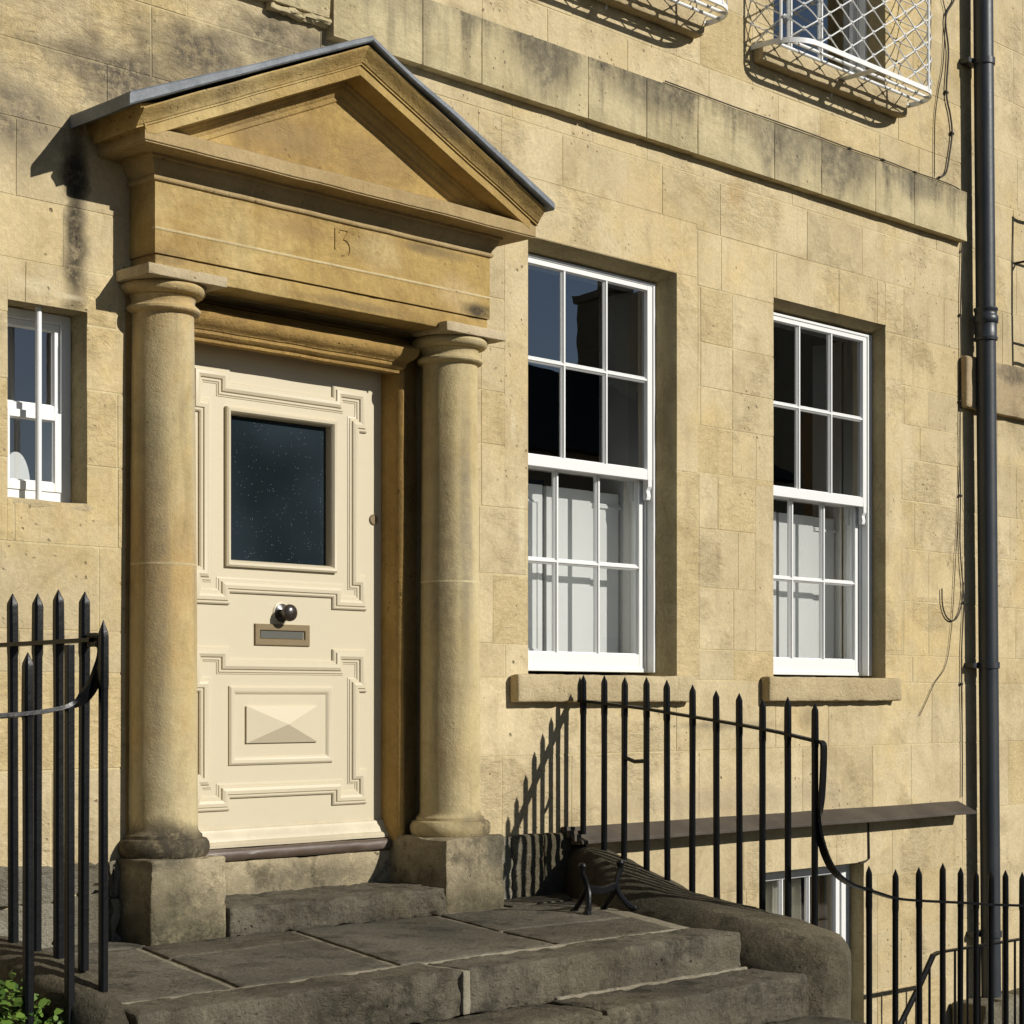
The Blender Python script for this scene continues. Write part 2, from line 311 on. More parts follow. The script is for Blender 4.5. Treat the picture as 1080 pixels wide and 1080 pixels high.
sp=g.math('MULTIPLY',g.step(v.outputs['Distance'],.16,.07),g.step(g.math('ADD',rsel.outputs[0],g.math('MULTIPLY',g.noise(4,3),.5)),.82,.98))
base=g.mix(g.step(g.noise(1.3,2,.5),.3,.8),(.008,.013,.016),(.034,.050,.062))  # soft bluish glow of a reflection is mixed into the glass colour
g.bsdf(g.mix(sp,base,(.22,.25,.28)),g.math('ADD',.10,g.math('MULTIPLY',sp,.5)),.5,normal=g.bump(g.noise(9,3),.06,.01)); M['doorglass']=g.m

# ------------------------------------------------------------------ the house
house=thing('town_house','honey coloured stone town house with columned doorway, cream door and white sash windows','house')

OPEN=[(-.74,.74,.04,2.69),(1.374,2.51,1.12,3.27),(3.365,4.49,1.12,3.27),(-1.487,-1.134,1.77,2.53),(1.374,2.51,4.66,7.0),(3.365,4.49,4.66,7.0),(3.25,4.26,-1.6,.03),(1.95,2.97,-1.6,-.13)]
COURSE=[-3.2,-2.85,-2.5,-2.15,-1.8,-1.45,-1.1,-.75,-.40,-.06,.30,.725,1.105,1.27,1.605,1.925,2.225,2.48,2.69,2.93,3.23,3.53,3.82,4.10,4.42,4.78,5.12,5.48,5.85,6.2,6.6,7.0,7.5]
def subtract(rects,h):
    out=[]
    for a,b,c,d in rects:
        if h[0]>=b or h[1]<=a or h[2]>=d or h[3]<=c: out.append((a,b,c,d)); continue
        if h[0]>a: out.append((a,h[0],c,d)); a=h[0]
        if h[1]<b: out.append((h[1],b,c,d)); b=h[1]
        if h[2]>c: out.append((a,b,c,h[2]))
        if h[3]<d: out.append((a,b,h[3],d))
    return out
def ashlar(mb,X0,X1,courses,opens,r,y=0.,d=.006,special=()):
    prev=[]; opens=list(opens)+[q[:4] for q in special]
    for q in special:
        a,b,c,e_=q[:4]; g_=.0015; F=[(a+g_,y-.0006,c+g_),(b-g_,y-.0006,c+g_),(b-g_,y-.0006,e_-g_),(a+g_,y-.0006,e_-g_)]; B_=[(p[0],y+d,p[2]) for p in F]; mb.face(F,q[4])
        for k in range(4): mb.face([F[k],B_[k],B_[(k+1)%4],F[(k+1)%4]],q[4])
    for z0,z1 in zip(courses,courses[1:]):
        xs=[X0]; x=X0
        while x<X1-.9:
            w=r.choice([.42,.55,.68,.8,.95])*r.uniform(.9,1.1)
            if any(abs(x+w-p)<.12 for p in prev): w+=.17
            x+=w; xs.append(min(x,X1))
        xs.append(X1); xs=sorted(set(xs))
        for o in opens:
            if o[2]<z1-.02 and o[3]>z0+.02:
                for e in (o[0]-r.choice([.16,.2,.34]),o[1]+r.choice([.14,.2,.3])):
                    if X0<e<X1: xs=[q for q in xs if abs(q-e)>.2]+[e]
        xs=sorted(xs); prev=xs
        for a,b in zip(xs,xs[1:]):
            if b-a<.02: continue
            t=min(1,max(0,r.gauss(.5,.24))); js=.0022
            for (p,q,s_,u) in subtract([(a,b,z0,z1)],(1e9,1e9,0,0)):
                rs=[(p,q,s_,u)]
                for o in opens: rs=subtract(rs,o)
                for (p,q,s_,u) in rs:
                    if q-p<.012 or u-s_<.012: continue
                    l=js if abs(p-a)<1e-6 else 0; rr=js if abs(q-b)<1e-6 else 0; bt=js if abs(s_-z0)<1e-6 else 0; tp=js if abs(u-z1)<1e-6 else 0
                    w1,w2,w3,w4=[r.uniform(-.0012,.0018) for _ in range(4)]
                    P=[(p+l+w1,s_+bt),(q-rr-w2,s_+bt+w3*.5),(q-rr-w4,u-tp-w1),(p+l+w3,u-tp)]
                    yo=y+r.uniform(-.0014,.0004); e=.0025
                    F=[(P[0][0]+e*(l>0),yo,P[0][1]+e*(bt>0)),(P[1][0]-e*(rr>0),yo,P[1][1]+e*(bt>0)),(P[2][0]-e*(rr>0),yo,P[2][1]-e*(tp>0)),(P[3][0]+e*(l>0),yo,P[3][1]-e*(tp>0))]
                    Bk=[(c[0],y+d,c[1]) for c in P]
                    mb.face(F,t)
                    for k in range(4): mb.face([F[k],Bk[k],Bk[(k+1)%4],F[(k+1)%4]],t)
def backing(mb,X0,X1,Z0,Z1,opens,y0,y1):
    xs=sorted({X0,X1}|{e for o in opens for e in o[:2] if X0<e<X1}); zs=sorted({Z0,Z1}|{e for o in opens for e in o[2:] if Z0<e<Z1})
    hole=lambda x,z: any(o[0]<x<o[1] and o[2]<z<o[3] for o in opens)
    for a,b in zip(xs,xs[1:]):
        for c,d in zip(zs,zs[1:]):
            if hole((a+b)/2,(c+d)/2): continue
            mb.face([(a,y0,c),(b,y0,c),(b,y0,d),(a,y0,d)]); mb.face([(a,y1,c),(a,y1,d),(b,y1,d),(b,y1,c)])
r=random.Random(5)
SPC=[(1.19,2.68,3.272,3.56,.70),(2.5105,2.69,2.22,3.27,.66),(2.5105,2.70,1.125,2.218,.48),(4.4905,4.67,1.30,2.95,.70),(1.21,1.3735,1.93,3.27,.62),(1.13,1.3735,1.27,1.60,.40),(3.20,3.3645,1.27,2.2,.62)]
mb=MB(); ashlar(mb,-6,5.36,COURSE,OPEN,r,special=SPC); wall=mb.build('wall',M['wall'],house,recalc=False)
mb=MB(); backing(mb,-6,5.36,-3.2,7.5,OPEN,.0016,.36); mb.build('mortar_backing',M['mortar'],wall,recalc=False)
# reveals, a little rough
mb=MB()
def reveal(mb,o,y0,y1,n=26,amp=.004,sp=(0,0,0)):
    x0,x1,z0,z1=o; sl_,sr_,st_=sp
    def sheet(A,B,nrm):
        rings=[]
        for j in range(7):
            y=y0+(y1-y0)*j/6; row=[]
            for i in range(n+1):
                p=Vector(A)+(Vector(B)-Vector(A))*i/n; p.y=y
                k=amp*(noise.noise(p*9)+.6*noise.noise(p*25)) if 0<j<6 and 0<i<n else 0
                f=min(1,(y-y0)/.10); fx=(1-(p.x-x0)/(x1-x0))*sl_-((p.x-x0)/(x1-x0))*sr_; fz=-max(0,(p.z-z0)/(z1-z0))*st_
                row.append(p+Vector(nrm)*(k-.0)+Vector((fx*f,0,fz*f)))
            rings.append(row)
        mb.grid(rings)
    sheet((x0,0,z0),(x0,0,z1),(1,0,0)); sheet((x1,0,z0),(x1,0,z1),(-1,0,0)); sheet((x0,0,z1),(x1,0,z1),(0,0,-1)); sheet((x0,0,z0),(x1,0,z0),(0,0,1))
for k,o in enumerate(OPEN):
    mb=MB(); reveal(mb,o,.0008,.36,sp={1:(.02,.045,.045),2:(.02,.006,.048)}.get(k,(0,0,0)))
    mb.build('doorway_reveal' if k==0 else 'window_reveal',M['reveal'],wall,recalc=False,ang=60)

# string course (flat stone band), left length set a little higher with a broken end
mb=MB()
def band_piece(x0,x1,z0,z1,yf,t=.5): mb.rbox(x0,x1,yf,.004,z0,z1,r=.003,cell=.10,amp=.0035,fr=6,tone=t)
xs=[.085,.62,1.0,1.75,2.2,2.62,3.3,3.75,4.3,4.72,5.33]
for a,b in zip(xs,xs[1:]): band_piece(a+.0015,b-.0015,3.912,4.225,-.058,rnd.uniform(.35,.65))
xs=[-6,-5.2,-4.3,-3.4,-2.5,-1.7,-1.0,-.5,.08]
for a,b in zip(xs,xs[1:]): band_piece(a+.0015,b-.0015,3.985,4.225,-.052+rnd.uniform(-.002,.002),rnd.uniform(.2,.8))
mb.rbox(-.25,.10,-.045,.004,3.955,3.99,r=.01,cell=.03,amp=.02,fr=14)
mb.sweep([(-6,.002,4.222),(5.33,.002,4.222)],(0,0,1),[(-.056,0),(-.056,.003),(-.0,.02),(0,0)],side=1,seg=.4,wob=.002)
mb.build('string_course',M['band'],house,ang=40)
# painted ledge above the basement
ledge=MB()
ledge.sweep([(1.62,0,.365),(5.31,0,.357)],(0,0,1),[(-.002,0),(-.135,-.062),(-.135,-.078),(-.12,-.078),(-.002,-.03)],side=1,seg=.3,wob=.003)
for k in range(3): ledge.sweep([(1.60+.0*k,-.02-.035*k,.345-.018*k),(1.78,-.02-.035*k,.335-.018*k)],(0,0,1),[(-.012,-.01),(-.012,.022),(.012,.026),(.012,-.01)],side=-1)
ledge.build('painted_ledge',M['ledge'],house,bevel=.002)

# rough base course either side of the doorway
mb=MB()
for a,b,t in((1.0,1.235,.4),(1.235,1.46,.7),(1.46,1.66,.3)): mb.rbox(a,b,-.035,.004,-.02,.345,r=.02,cell=.02,amp=.012,fr=9,tone=t)
mb.build('base_course',M['rubble'],house,ang=50); mb=MB(); x=-3.2
while x<-1.02:
    w=rnd.uniform(.22,.4); b=min(x+w,-1.0); zt=.22+rnd.uniform(-.03,.03)
    mb.rbox(x,b,-.03,.004,zt,.36,r=.025,cell=.022,amp=.016,fr=9,tone=rnd.random()); mb.rbox(x,b,-.045,.004,-.1,zt,r=.03,cell=.025,amp=.018,fr=9,tone=rnd.random()); x=b
mb.build('base_course',M['rubble'],house,ang=50)

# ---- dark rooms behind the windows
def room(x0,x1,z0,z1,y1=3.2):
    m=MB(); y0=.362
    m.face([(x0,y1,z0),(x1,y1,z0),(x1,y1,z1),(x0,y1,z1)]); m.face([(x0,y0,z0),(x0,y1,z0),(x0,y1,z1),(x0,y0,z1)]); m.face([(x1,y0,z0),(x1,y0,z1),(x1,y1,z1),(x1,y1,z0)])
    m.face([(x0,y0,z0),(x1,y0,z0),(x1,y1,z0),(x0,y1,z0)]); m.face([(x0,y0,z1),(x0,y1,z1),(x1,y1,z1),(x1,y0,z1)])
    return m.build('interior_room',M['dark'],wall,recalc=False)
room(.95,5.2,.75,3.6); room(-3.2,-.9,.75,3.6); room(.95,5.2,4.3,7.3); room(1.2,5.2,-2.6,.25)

# ---- sash windows
def bar(m,x0,x1,y0,y1,z0,z1): m.box(x0,x1,y0,y1,z0,z1)
def sash(name,par,x0,x1,z0,z1,y0,y1,stile,top,bot,cols,rows,gb,horns=False):
    m=MB(); bar(m,x0,x0+stile,y0,y1,z0,z1); bar(m,x1-stile,x1,y0,y1,z0,z1); e=.0006
    bar(m,x0+stile,x1-stile,y0+e,y1-e,z1-top,z1); bar(m,x0+stile,x1-stile,y0+e,y1-e,z0,z0+bot)
    xi0,xi1,zi0,zi1=x0+stile,x1-stile,z0+bot,z1-top; ym=(y0+y1)/2
    def glz(a,b,c,d,vert):
        # moulded glazing bar: thin nose in front, wider back
        if vert:
            c0=(a+b)/2; m.box(c0-gb*.28,c0+gb*.28,y0+.003,y0+.0121,c,d); m.box(c0-gb/2,c0+gb/2,y0+.012,y1-.004,c,d)
        else:
            c0=(c+d)/2; m.box(a,b,y0+.0035,y0+.0124,c0-gb*.28,c0+gb*.28); m.box(a,b,y0+.0123,y1-.0045,c0-gb/2,c0+gb/2)
    for i in range(1,cols): 
        xc=xi0+(xi1-xi0)*i/cols; glz(xc-.01,xc+.01,zi0,zi1,True)
    for j in range(1,rows):
        zc=zi0+(zi1-zi0)*j/rows; glz(xi0,xi1,zc-.01,zc+.01,False)
    # sloping putty / ovolo edge round each pane opening
    for i in range(cols):
        for j in range(rows):
            a=xi0+(xi1-xi0)*i/cols+(gb/2 if i else 0); b=xi0+(xi1-xi0)*(i+1)/cols-(gb/2 if i<cols-1 else 0)
            c=zi0+(zi1-zi0)*j/rows+(gb/2 if j else 0); d=zi0+(zi1-zi0)*(j+1)/rows-(gb/2 if j<rows-1 else 0)
            m.sweep([(a,ym,c),(a,ym,d),(b,ym,d),(b,ym,c)],(0,-1,0),[(0,0),(0,.010),(.007,0)],closed=True,side=-1)
    if horns:
        for xa,xb in((x0+.004,x0+stile-.004),(x1-stile+.004,x1-.004)):
            pr=[(y0-.001,z0+.01),(y0-.001,z0-.035),(y0+.012,z0-.055),(y0+.006,z0-.085),(y0+.012,z0-.105),(y1-.004,z0-.105),(y1-.004,z0+.01)]
            A=[(xa,y,z) for y,z in pr]; B=[(xb,y,z) for y,z in pr]; m.grid([A,B],closed_u=True); m.cap(A); m.cap(B[::-1])
    o=m.build(name,M['white'],par,bevel=.0015)
    gm=MB()
    for i in range(cols):
        for j in range(rows):
            a=xi0+(xi1-xi0)*i/cols; b=xi0+(xi1-xi0)*(i+1)/cols; c=zi0+(zi1-zi0)*j/rows; d=zi0+(zi1-zi0)*(j+1)/rows; w=[rnd.uniform(-.0016,.0016) for _ in range(4)]
            gm.face([(a,ym+w[0],c),(b,ym+w[1],c),(b,ym+w[2],d),(a,ym+w[2]+w[0]-w[1],d)])
    gm.build('window_glass',M['glass'],par,recalc=False)
    return o
def frame_box(par_name,o,ox0,ox1,yb,zt,zb,label=None):
    m=MB(); x0,x1=o[0],o[1]
    m.box(x0+.001,ox0,yb,.285,zb,zt); m.box(ox1,x1+.03,yb,.285,zb,zt); m.box(ox0,ox1,yb+.0006,.30,zt-.016,zt-.0005)
    # parting bead and inner stop
    m.box(ox0,ox0+.012,yb+.047,yb+.056,zb,zt-.016); m.box(ox1-.012,ox1,yb+.047,yb+.056,zb,zt-.016)
    m.box(ox0-.0,ox1+.0,yb+.052,.30,zb+.0007,zb+.022)
    w=m.build(par_name,M['white'],house,bevel=.002)
    if label: w['label']=label
    return w
def sash_window(o,cx,yb,lower_open,label,shut=True,ztop=3.262,zb=1.145,zm=2.17,hw=.512):
    ox0,ox1=cx-hw,cx+hw
    w=frame_box('window',o,ox0,ox1,yb,ztop,zb,label)
    sash('upper_sash',w,ox0+.004,ox1-.004,zm,ztop-.017,yb+.006,yb+.045,.038,.026,.056,3,2,.021,horns=True)
    sash('lower_sash',w,ox0+.006,ox1-.006,zb+.004,zm+.045,yb+.058,yb+.098,.044,.045,.092,3,2,.021)
    return w,ox0,ox1
def shutters(w,x0,x1,z0,z1,y):
    # folded half-height shutter leaves with raised panels, cream-white
    for k,(a,b,dy) in enumerate(((x0,x0+(x1-x0)*.345,.0),(x0+(x1-x0)*.385,x0+(x1-x0)*.715,.010),(x0+(x1-x0)*.722,x1-.055,.022))):
        m=MB(); yy=y+dy; m.box(a,b,yy,yy+.026,z0,z1)
        if k==2: m.box(a+.02,b+.012,yy-.012,yy+.03,z1-.085,z1-.070); m.box(a+.02,b+.006,yy-.006,yy+.03,z1-.0695,z1-.058)
        if k==0: m.sweep([(a+.06,yy,z0+.08),(a+.06,yy,z1-.08),(b-.03,yy,z1-.08),(b-.03,yy,z0+.08)],(0,-1,0),[(0,-.002),(0,.005),(.010,.007),(.014,.002),(.014,-.002)],closed=True,side=-1)
        s=m.build('shutter',M['shutter'],w,bevel=.0015)
    return
    s=m.build('shutter',M['shutter'],w,bevel=.0015); return s
w1,a,b=sash_window(OPEN[1],1.926,.11,0,'white six over six sash window nearest the doorway',hw=.525,ztop=3.222)
shutters(w1,a+.05,b+.03,1.17,2.11,.315)
m=MB(); m.box(b+.0,b+.022,.285,.50,1.16,3.2); m.build('shutter_case',M['shutter'],w1)
w2,a,b=sash_window(OPEN[2],3.915,.092,0,'white six over six sash window nearest the drainpipe',hw=.525,ztop=3.218)
shutters(w2,a+.05,b+.03,1.17,2.11,.30)
m=MB(); m.box(b+.0,b+.022,.27,.50,1.16,3.2); m.build('shutter_case',M['shutter'],w2)
for o,cx in((OPEN[4],1.962),(OPEN[5],3.955)):
    w,a,b=sash_window(o,cx,.13,0,None,ztop=6.98,zb=4.72,zm=5.85)
# stone sills
def sill(par,x0,x1,z0,z1,yf,yb=.30):
    m=MB(); m.rbox(x0,x1,yf,.0,z0,z1,r=.012,cell=.035,amp=.005,fr=8); m.box(par_o[0]+.0015,par_o[1]-.0015,-.012,yb,z1-.05,z1-.008)
    return m.build('window_sill',M['reveal2'],par,ang=40)
M['reveal2']=stone('painted_stone_sill',(.50,.41,.25),(.45,.36,.21),dark=(.12,.09,.05),tone=0,tooth=.9,pits=.5,rough_patch=.6)
par_o=OPEN[1]; sill(w1,1.24,2.60,.988,1.125,-.065)
par_o=OPEN[2]; sill(w2,3.245,4.575,.992,1.130,-.065)
ups=[c for c in house.children if c.name.startswith('window') and c not in(w1,w2)]
for wv,o,(sa,sb) in zip(ups,(OPEN[4],OPEN[5]),((1.17,2.66),(3.17,4.62))):
    par_o=o; sill(wv,sa,sb,4.545,4.665,-.075)
# upper windows carry dark slot under sill by geometry only
# ---- small side window
o=OPEN[3]; m=MB(); yb=.115
m.box(o[0]+.001,o[0]+.045,yb,.26,o[2]+.002,o[3]-.002); m.box(o[1]-.045,o[1]-.001,yb,.26,o[2]+.002,o[3]-.002); m.box(o[0]+.045,o[1]-.045,yb+.0006,.26,o[3]-.04,o[3]-.002); m.box(o[0]+.045,o[1]-.045,yb+.0006,.26,o[2]+.002,o[2]+.05)
ws=m.build('window',M['white'],house,bevel=.002); ws['label']='small white two-sash window beside the left column with an upright security bar'
sash('upper_sash',ws,o[0]+.046,o[1]-.046,2.13,o[3]-.041,yb+.012,yb+.045,.022,.025,.035,1,1,.02)
sash('lower_sash',ws,o[0]+.046,o[1]-.046,o[2]+.052,2.135,yb-.004+.0,yb+.011+.014,.030,.03,.035,1,1,.02)
m=MB(); m.tube([(-1.325,.045,1.765),(-1.325,.045,2.535)],.0125,12); m.build('security_bar',M['guard'],ws)
m=MB(); m.rbox(-1.52,-1.10,.0,.30,1.735,1.775,r=.008,cell=.04,amp=.004); m.build('window_sill',M['reveal2'],ws)
# rounded white toilet-seat-shaped lid seen on the inner ledge
m=MB()
ringA=[];ringB=[]
for k in range(25):
    a=math.pi*k/24; ringA.append((-1.33+.062*math.cos(a),.20,1.85+.13*math.sin(a))); ringB.append((-1.33+.062*math.cos(a),.225,1.85+.13*math.sin(a)))
m.grid([ringA,ringB]); m.face(ringA); m.face(ringB[::-1])
lid=m.build('rounded_panel',M['shutter'],None,bevel=.004,loc=(-1.33,.21,1.85)); tag(lid,'white round-topped panel standing inside the small window left of the column','panel')

# ---- basement windows
o=OPEN[6]; m=MB(); yb=.10
m.box(o[0]+.001,o[0]+.05,yb,.28,o[2],o[3]-.001); m.box(o[1]-.085,o[1]-.001,yb,.28,o[2],o[3]-.001); m.box(o[0]+.05,o[1]-.085,yb+.0006,.28,o[3]-.035,o[3]-.001); m.box(o[0]+.05,o[1]-.085,yb+.0006,.28,o[2],o[2]+.06)
wb=m.build('window',M['white'],house,bevel=.002); wb['label']='white basement window with pale curtains below the brown ledge'
sash('upper_sash',wb,o[0]+.052,o[1]-.087,-.75,o[3]-.036,yb+.012,yb+.05,.04,.03,.045,3,1,.02,horns=True)
sash('lower_sash',wb,o[0]+.052,o[1]-.087,o[2]+.062,-.72,yb+.055,yb+.095,.04,.035,.06,2,1,.02)
m=MB()
for (xa,xb,fo) in((3.31,3.92,9),):
    n=90; rows=[]
    for z in(-.06,-.5,-1.0,-1.55):
        rows.append([(xa+(xb-xa)*k/n,.235+.026*math.sin(k/n*fo*2*math.pi+z*.8)+.01*math.sin(k*.9),z) for k in range(n+1)])
    m.grid(rows)
c=m.build('curtain',M['curtain'],wb,recalc=False)
m=MB(); rows=[]
for z in(-.06,-.6,-1.2,-1.55): rows.append([(4.05+.12*k/30,.235+.018*math.sin(k/30*3*2*math.pi),z) for k in range(31)])
m.grid(rows); g=NT('ochre_cloth'); g.bsdf((.40,.29,.12),.9,.1); m.build('curtain',g.m,wb,recalc=False)
o=OPEN[7]; m=MB(); m.box(o[0]+.001,o[0]+.06,.12,.2,o[2],o[3]); m.box(o[1]-.06,o[1]-.001,.12,.2,o[2],o[3]-.001); m.box(o[0]+.06,o[1]-.06,.1206,.2,o[3]-.06,o[3]-.001); m.box(o[0]+.06,o[1]-.06,.14,.18,o[2],o[3]-.061)
g=NT('dark_brown_joinery'); g.bsdf((.07,.05,.035),.6,.3); wn=m.build('basement_door',g.m,house); 
# thin dark tube standing in for a crack in the basement wall
m=MB(); m.tube([(4.30,-.006,.27),(4.305,-.008,.05),(4.27,-.008,.035),(4.2,-.008,.03)],.006,8); m.build('crack_line',M['cable'],house)

# ------------------------------------------------------------------ doorway
YD=.2
door=MB(); door.box(-.598,.598,YD,YD+.045,.362,2.58)
# recess for glazing is laid as raised framing round a sunk pane: cut by building stiles
door=MB()
gx,gz0,gz1=.282,1.605,2.242
for bx in((-.598,-gx,.362,2.58),(gx,.598,.362,2.58),(-gx,gx,.362,gz0),(-gx,gx,gz1,2.58)): door.box(bx[0],bx[1],YD,YD+.045,bx[2],bx[3])
bm_=None
dm=MB()
xs=[-.598,-gx,gx,.598]; zs=[.362,gz0,gz1,2.58]
for i in range(3):
    for j in range(3):
        if i==1 and j==1: continue
        dm.face([(xs[i],YD,zs[j]),(xs[i+1],YD,zs[j]),(xs[i+1],YD,zs[j+1]),(xs[i],YD,zs[j+1])])
for A,B in(((-gx,gz0),(gx,gz0)),((gx,gz0),(gx,gz1)),((gx,gz1),(-gx,gz1)),((-gx,gz1),(-gx,gz0))):
    dm.face([(A[0],YD,A[1]),(B[0],YD,B[1]),(B[0],YD+.05,B[1]),(A[0],YD+.05,A[1])])
door=dm.build('door',M['paint'],house,recalc=False); door['label']='cream painted panelled front door with a dark glazed upper light'
def eared(z0,z1,hx,ex,ez,lh,lv):
    """outer path of a frame with stepped (eared) corners, clockwise from lower left"""
    X,x=hx,hx-ex; T,t=z1,z1-ez; B,b=z0,z0+ez; a=hx-lh; u=z1-lv; d=z0+lv*.82
    return [(-X,u),(-X,T),(-a,T),(-a,t),(a,t),(a,T),(X,T),(X,u),(x,u),(x,d),(X,d),(X,B),(a,B),(a,b),(-a,b),(-a,B),(-X,B),(-X,d),(-x,d),(-x,u)]
PROF=[(0,-.002),(0,.008),(.006,.013),(.014,.013),(.018,.020),(.032,.022),(.044,.017),(.048,.009),(.057,.009),(.061,.004),(.066,.003),(.066,-.002)]
for z0,z1 in((1.413,2.430),(.520,1.230)):
    m=MB(); m.sweep([(x,YD,z) for x,z in eared(z0,z1,.496,.045,.052,.205,.195)],(0,-1,0),PROF,closed=True,side=-1); m.build('door_moulding',M['paint'],door,ang=28)
m=MB(); m.sweep([(-.312,YD,1.578),(-.312,YD,2.272),(.312,YD,2.272),(.312,YD,1.578)],(0,-1,0),[(0,-.002),(0,.016),(.008,.022),(.018,.020),(.026,.010),(.031,-.004),(.031,-.01)],closed=True,side=-1); m.build('glazing_moulding',M['paint'],door)
m=MB(); m.face([(-gx,YD+.03,gz0),(gx,YD+.03,gz0),(gx,YD+.03,gz1),(-gx,YD+.03,gz1)]); m.build('door_glass',M['doorglass'],door,recalc=False)
m=MB(); m.sweep([(-.292,YD,.715),(-.292,YD,1.060),(.292,YD,1.060),(.292,YD,.715)],(0,-1,0),[(0,-.002),(0,.006),(.008,.012),(.02,.012),(.03,.006),(.036,.001),(.036,-.002)],closed=True,side=-1)
m.build('panel_moulding',M['paint'],door)
m=MB(); A=[(-.2,YD,.81),(.2,YD,.81),(.2,YD,.972),(-.2,YD,.972)]; Bq=[(x,YD-.010,z) for x,_,z in A]; ap=(-.0,YD-.052,.891)
for k in range(4): m.face([A[k],A[(k+1)%4],Bq[(k+1)%4],Bq[k]]); m.face([Bq[k],Bq[(k+1)%4],ap])
m.build('raised_diamond_panel',M['paint'],door)
# weatherboard at the foot
m=MB(); m.sweep([(-.60,YD,.362),(.598,YD,.362)],(0,0,1),[(0,0),(-.052,0),(-.052,.014),(-.046,.022),(-.036,.026),(-.03,.045),(-.018,.062),(-.014,.074),(0,.080)],side=1,seg=.2,wob=.0015); m.build('weatherboard',M['paint'],door)
# letter plate
m=MB(); m.sweep([(-.152,YD,1.240),(-.152,YD,1.335),(.158,YD,1.335),(.158,YD,1.240)],(0,-1,0),[(0,0),(0,.006),(.003,.009),(.026,.009),(.029,.006),(.031,0)],closed=True,side=-1); lp=m.build('letter_plate',M['brass'],door)
m=MB(); m.box(-.118,.122,YD-.0035,YD+.0,1.272,1.304); m.build('letter_flap',M['inner'],door)
# knob
def lathe_y(m,cx,cz,prof,n=28):
    rings=[[(cx+r*math.cos(2*math.pi*k/n),y,cz+r*math.sin(2*math.pi*k/n)) for k in range(n)] for r,y in prof]
    m.grid(rings,closed_u=True); m.cap(rings[0]); m.cap(rings[-1][::-1])
kp=[(.040,YD+.0),(.040,YD-.006),(.030,YD-.010),(.019,YD-.014),(.017,YD-.026),(.023,YD-.031),(.025,YD-.034),(.021,YD-.037),(.028,YD-.041),(.036,YD-.048),(.0385,YD-.058),(.036,YD-.069),(.027,YD-.077),(.013,YD-.081),(.002,YD-.082)]
m=MB(); lathe_y(m,.0,1.385,kp); m.build('door_knob',M['bronze'],door)
m=MB(); lathe_y(m,.0,1.385,[(.048,YD),(.048,YD-.004),(.043,YD-.006),(.040,YD-.003)]); m.build('knob_rose',M['paint'],door)
m=MB(); lathe_y(m,.543,1.838,[(.025,YD),(.025,YD-.005),(.021,YD-.008),(.018,YD-.005),(.003,YD-.005)],22); m.build('lock_cylinder',M['brass'],door)

# ---- stone surround behind the columns
m=MB()
PA=[(0,0),(0,-.10),(.006,-.128),(.018,-.138),(.030,-.134),(.036,-.118),(.046,-.118),(.050,-.095),(.056,-.088),(.062,-.095),(.070,-.088),(.148,-.088),(.148,0)]
# architrave: jambs and head, profile (u outward from opening, w = -y)
m.sweep([(-.592,.205,.30),(-.592,.205,2.532),(.592,.205,2.532),(.592,.205,.30)],(0,-1,0),[(u,-w) for u,w in PA],side=1,seg=.08,wob=.0025)
m.build('door_surround',M['jamb'],house,ang=40)
m=MB(); m.box(-.74,.74,.118,.30,2.685,2.80)
HD=[(-.10,2.506),(-.055,2.506),(-.052,2.518),(-.040,2.524),(-.028,2.534),(-.026,2.548),(-.020,2.549),(-.016,2.556),(-.004,2.562),(.012,2.574),(.020,2.590),(.022,2.604),(.022,2.612),(-.01,2.630),(-.10,2.64)]
m.sweep([(-.74,0,0),(.615,0,0)],(0,0,1),HD,side=-1,seg=.07,wob=.003,ends=((.0,-1,0),(.75,-1,0)))
m.build('door_head',M['jamb'],house,ang=40)
# side walls of porch recess (plain pilaster behind each column)
m=MB()
for s in(-1,1):
    m=MB(); a,b=sorted((s*.735,s*.955)); m.box(a,b,-.006,.005,.37,2.69); m.build('pilaster_strip',M['jamb'],house)
# sill and threshold
m=MB(); m.rock([(-.60,.115),(.60,.115),(.60,.26),(-.60,.26)],.305,.358,r=.022,cell=.03,amp=.003,fr=6); m.build('door_sill',M['sill_brown'],house)
m=MB(); m.rock([(-.60,.135),(.60,.135),(.60,.30),(-.60,.30)],.02,.303,r=.008,cell=.03,amp=.005,fr=6); m.build('threshold_stone',M['plinth'],house)

# ------------------------------------------------------------------ portico
m=MB()
YF=-.18
por=None
fr=MB(); fr.box(-.938,.930,YF,.003,2.772,3.07)
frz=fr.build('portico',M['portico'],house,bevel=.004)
frz['label']='orange stone entablature carved with the numerals 13 and topped by a pediment'
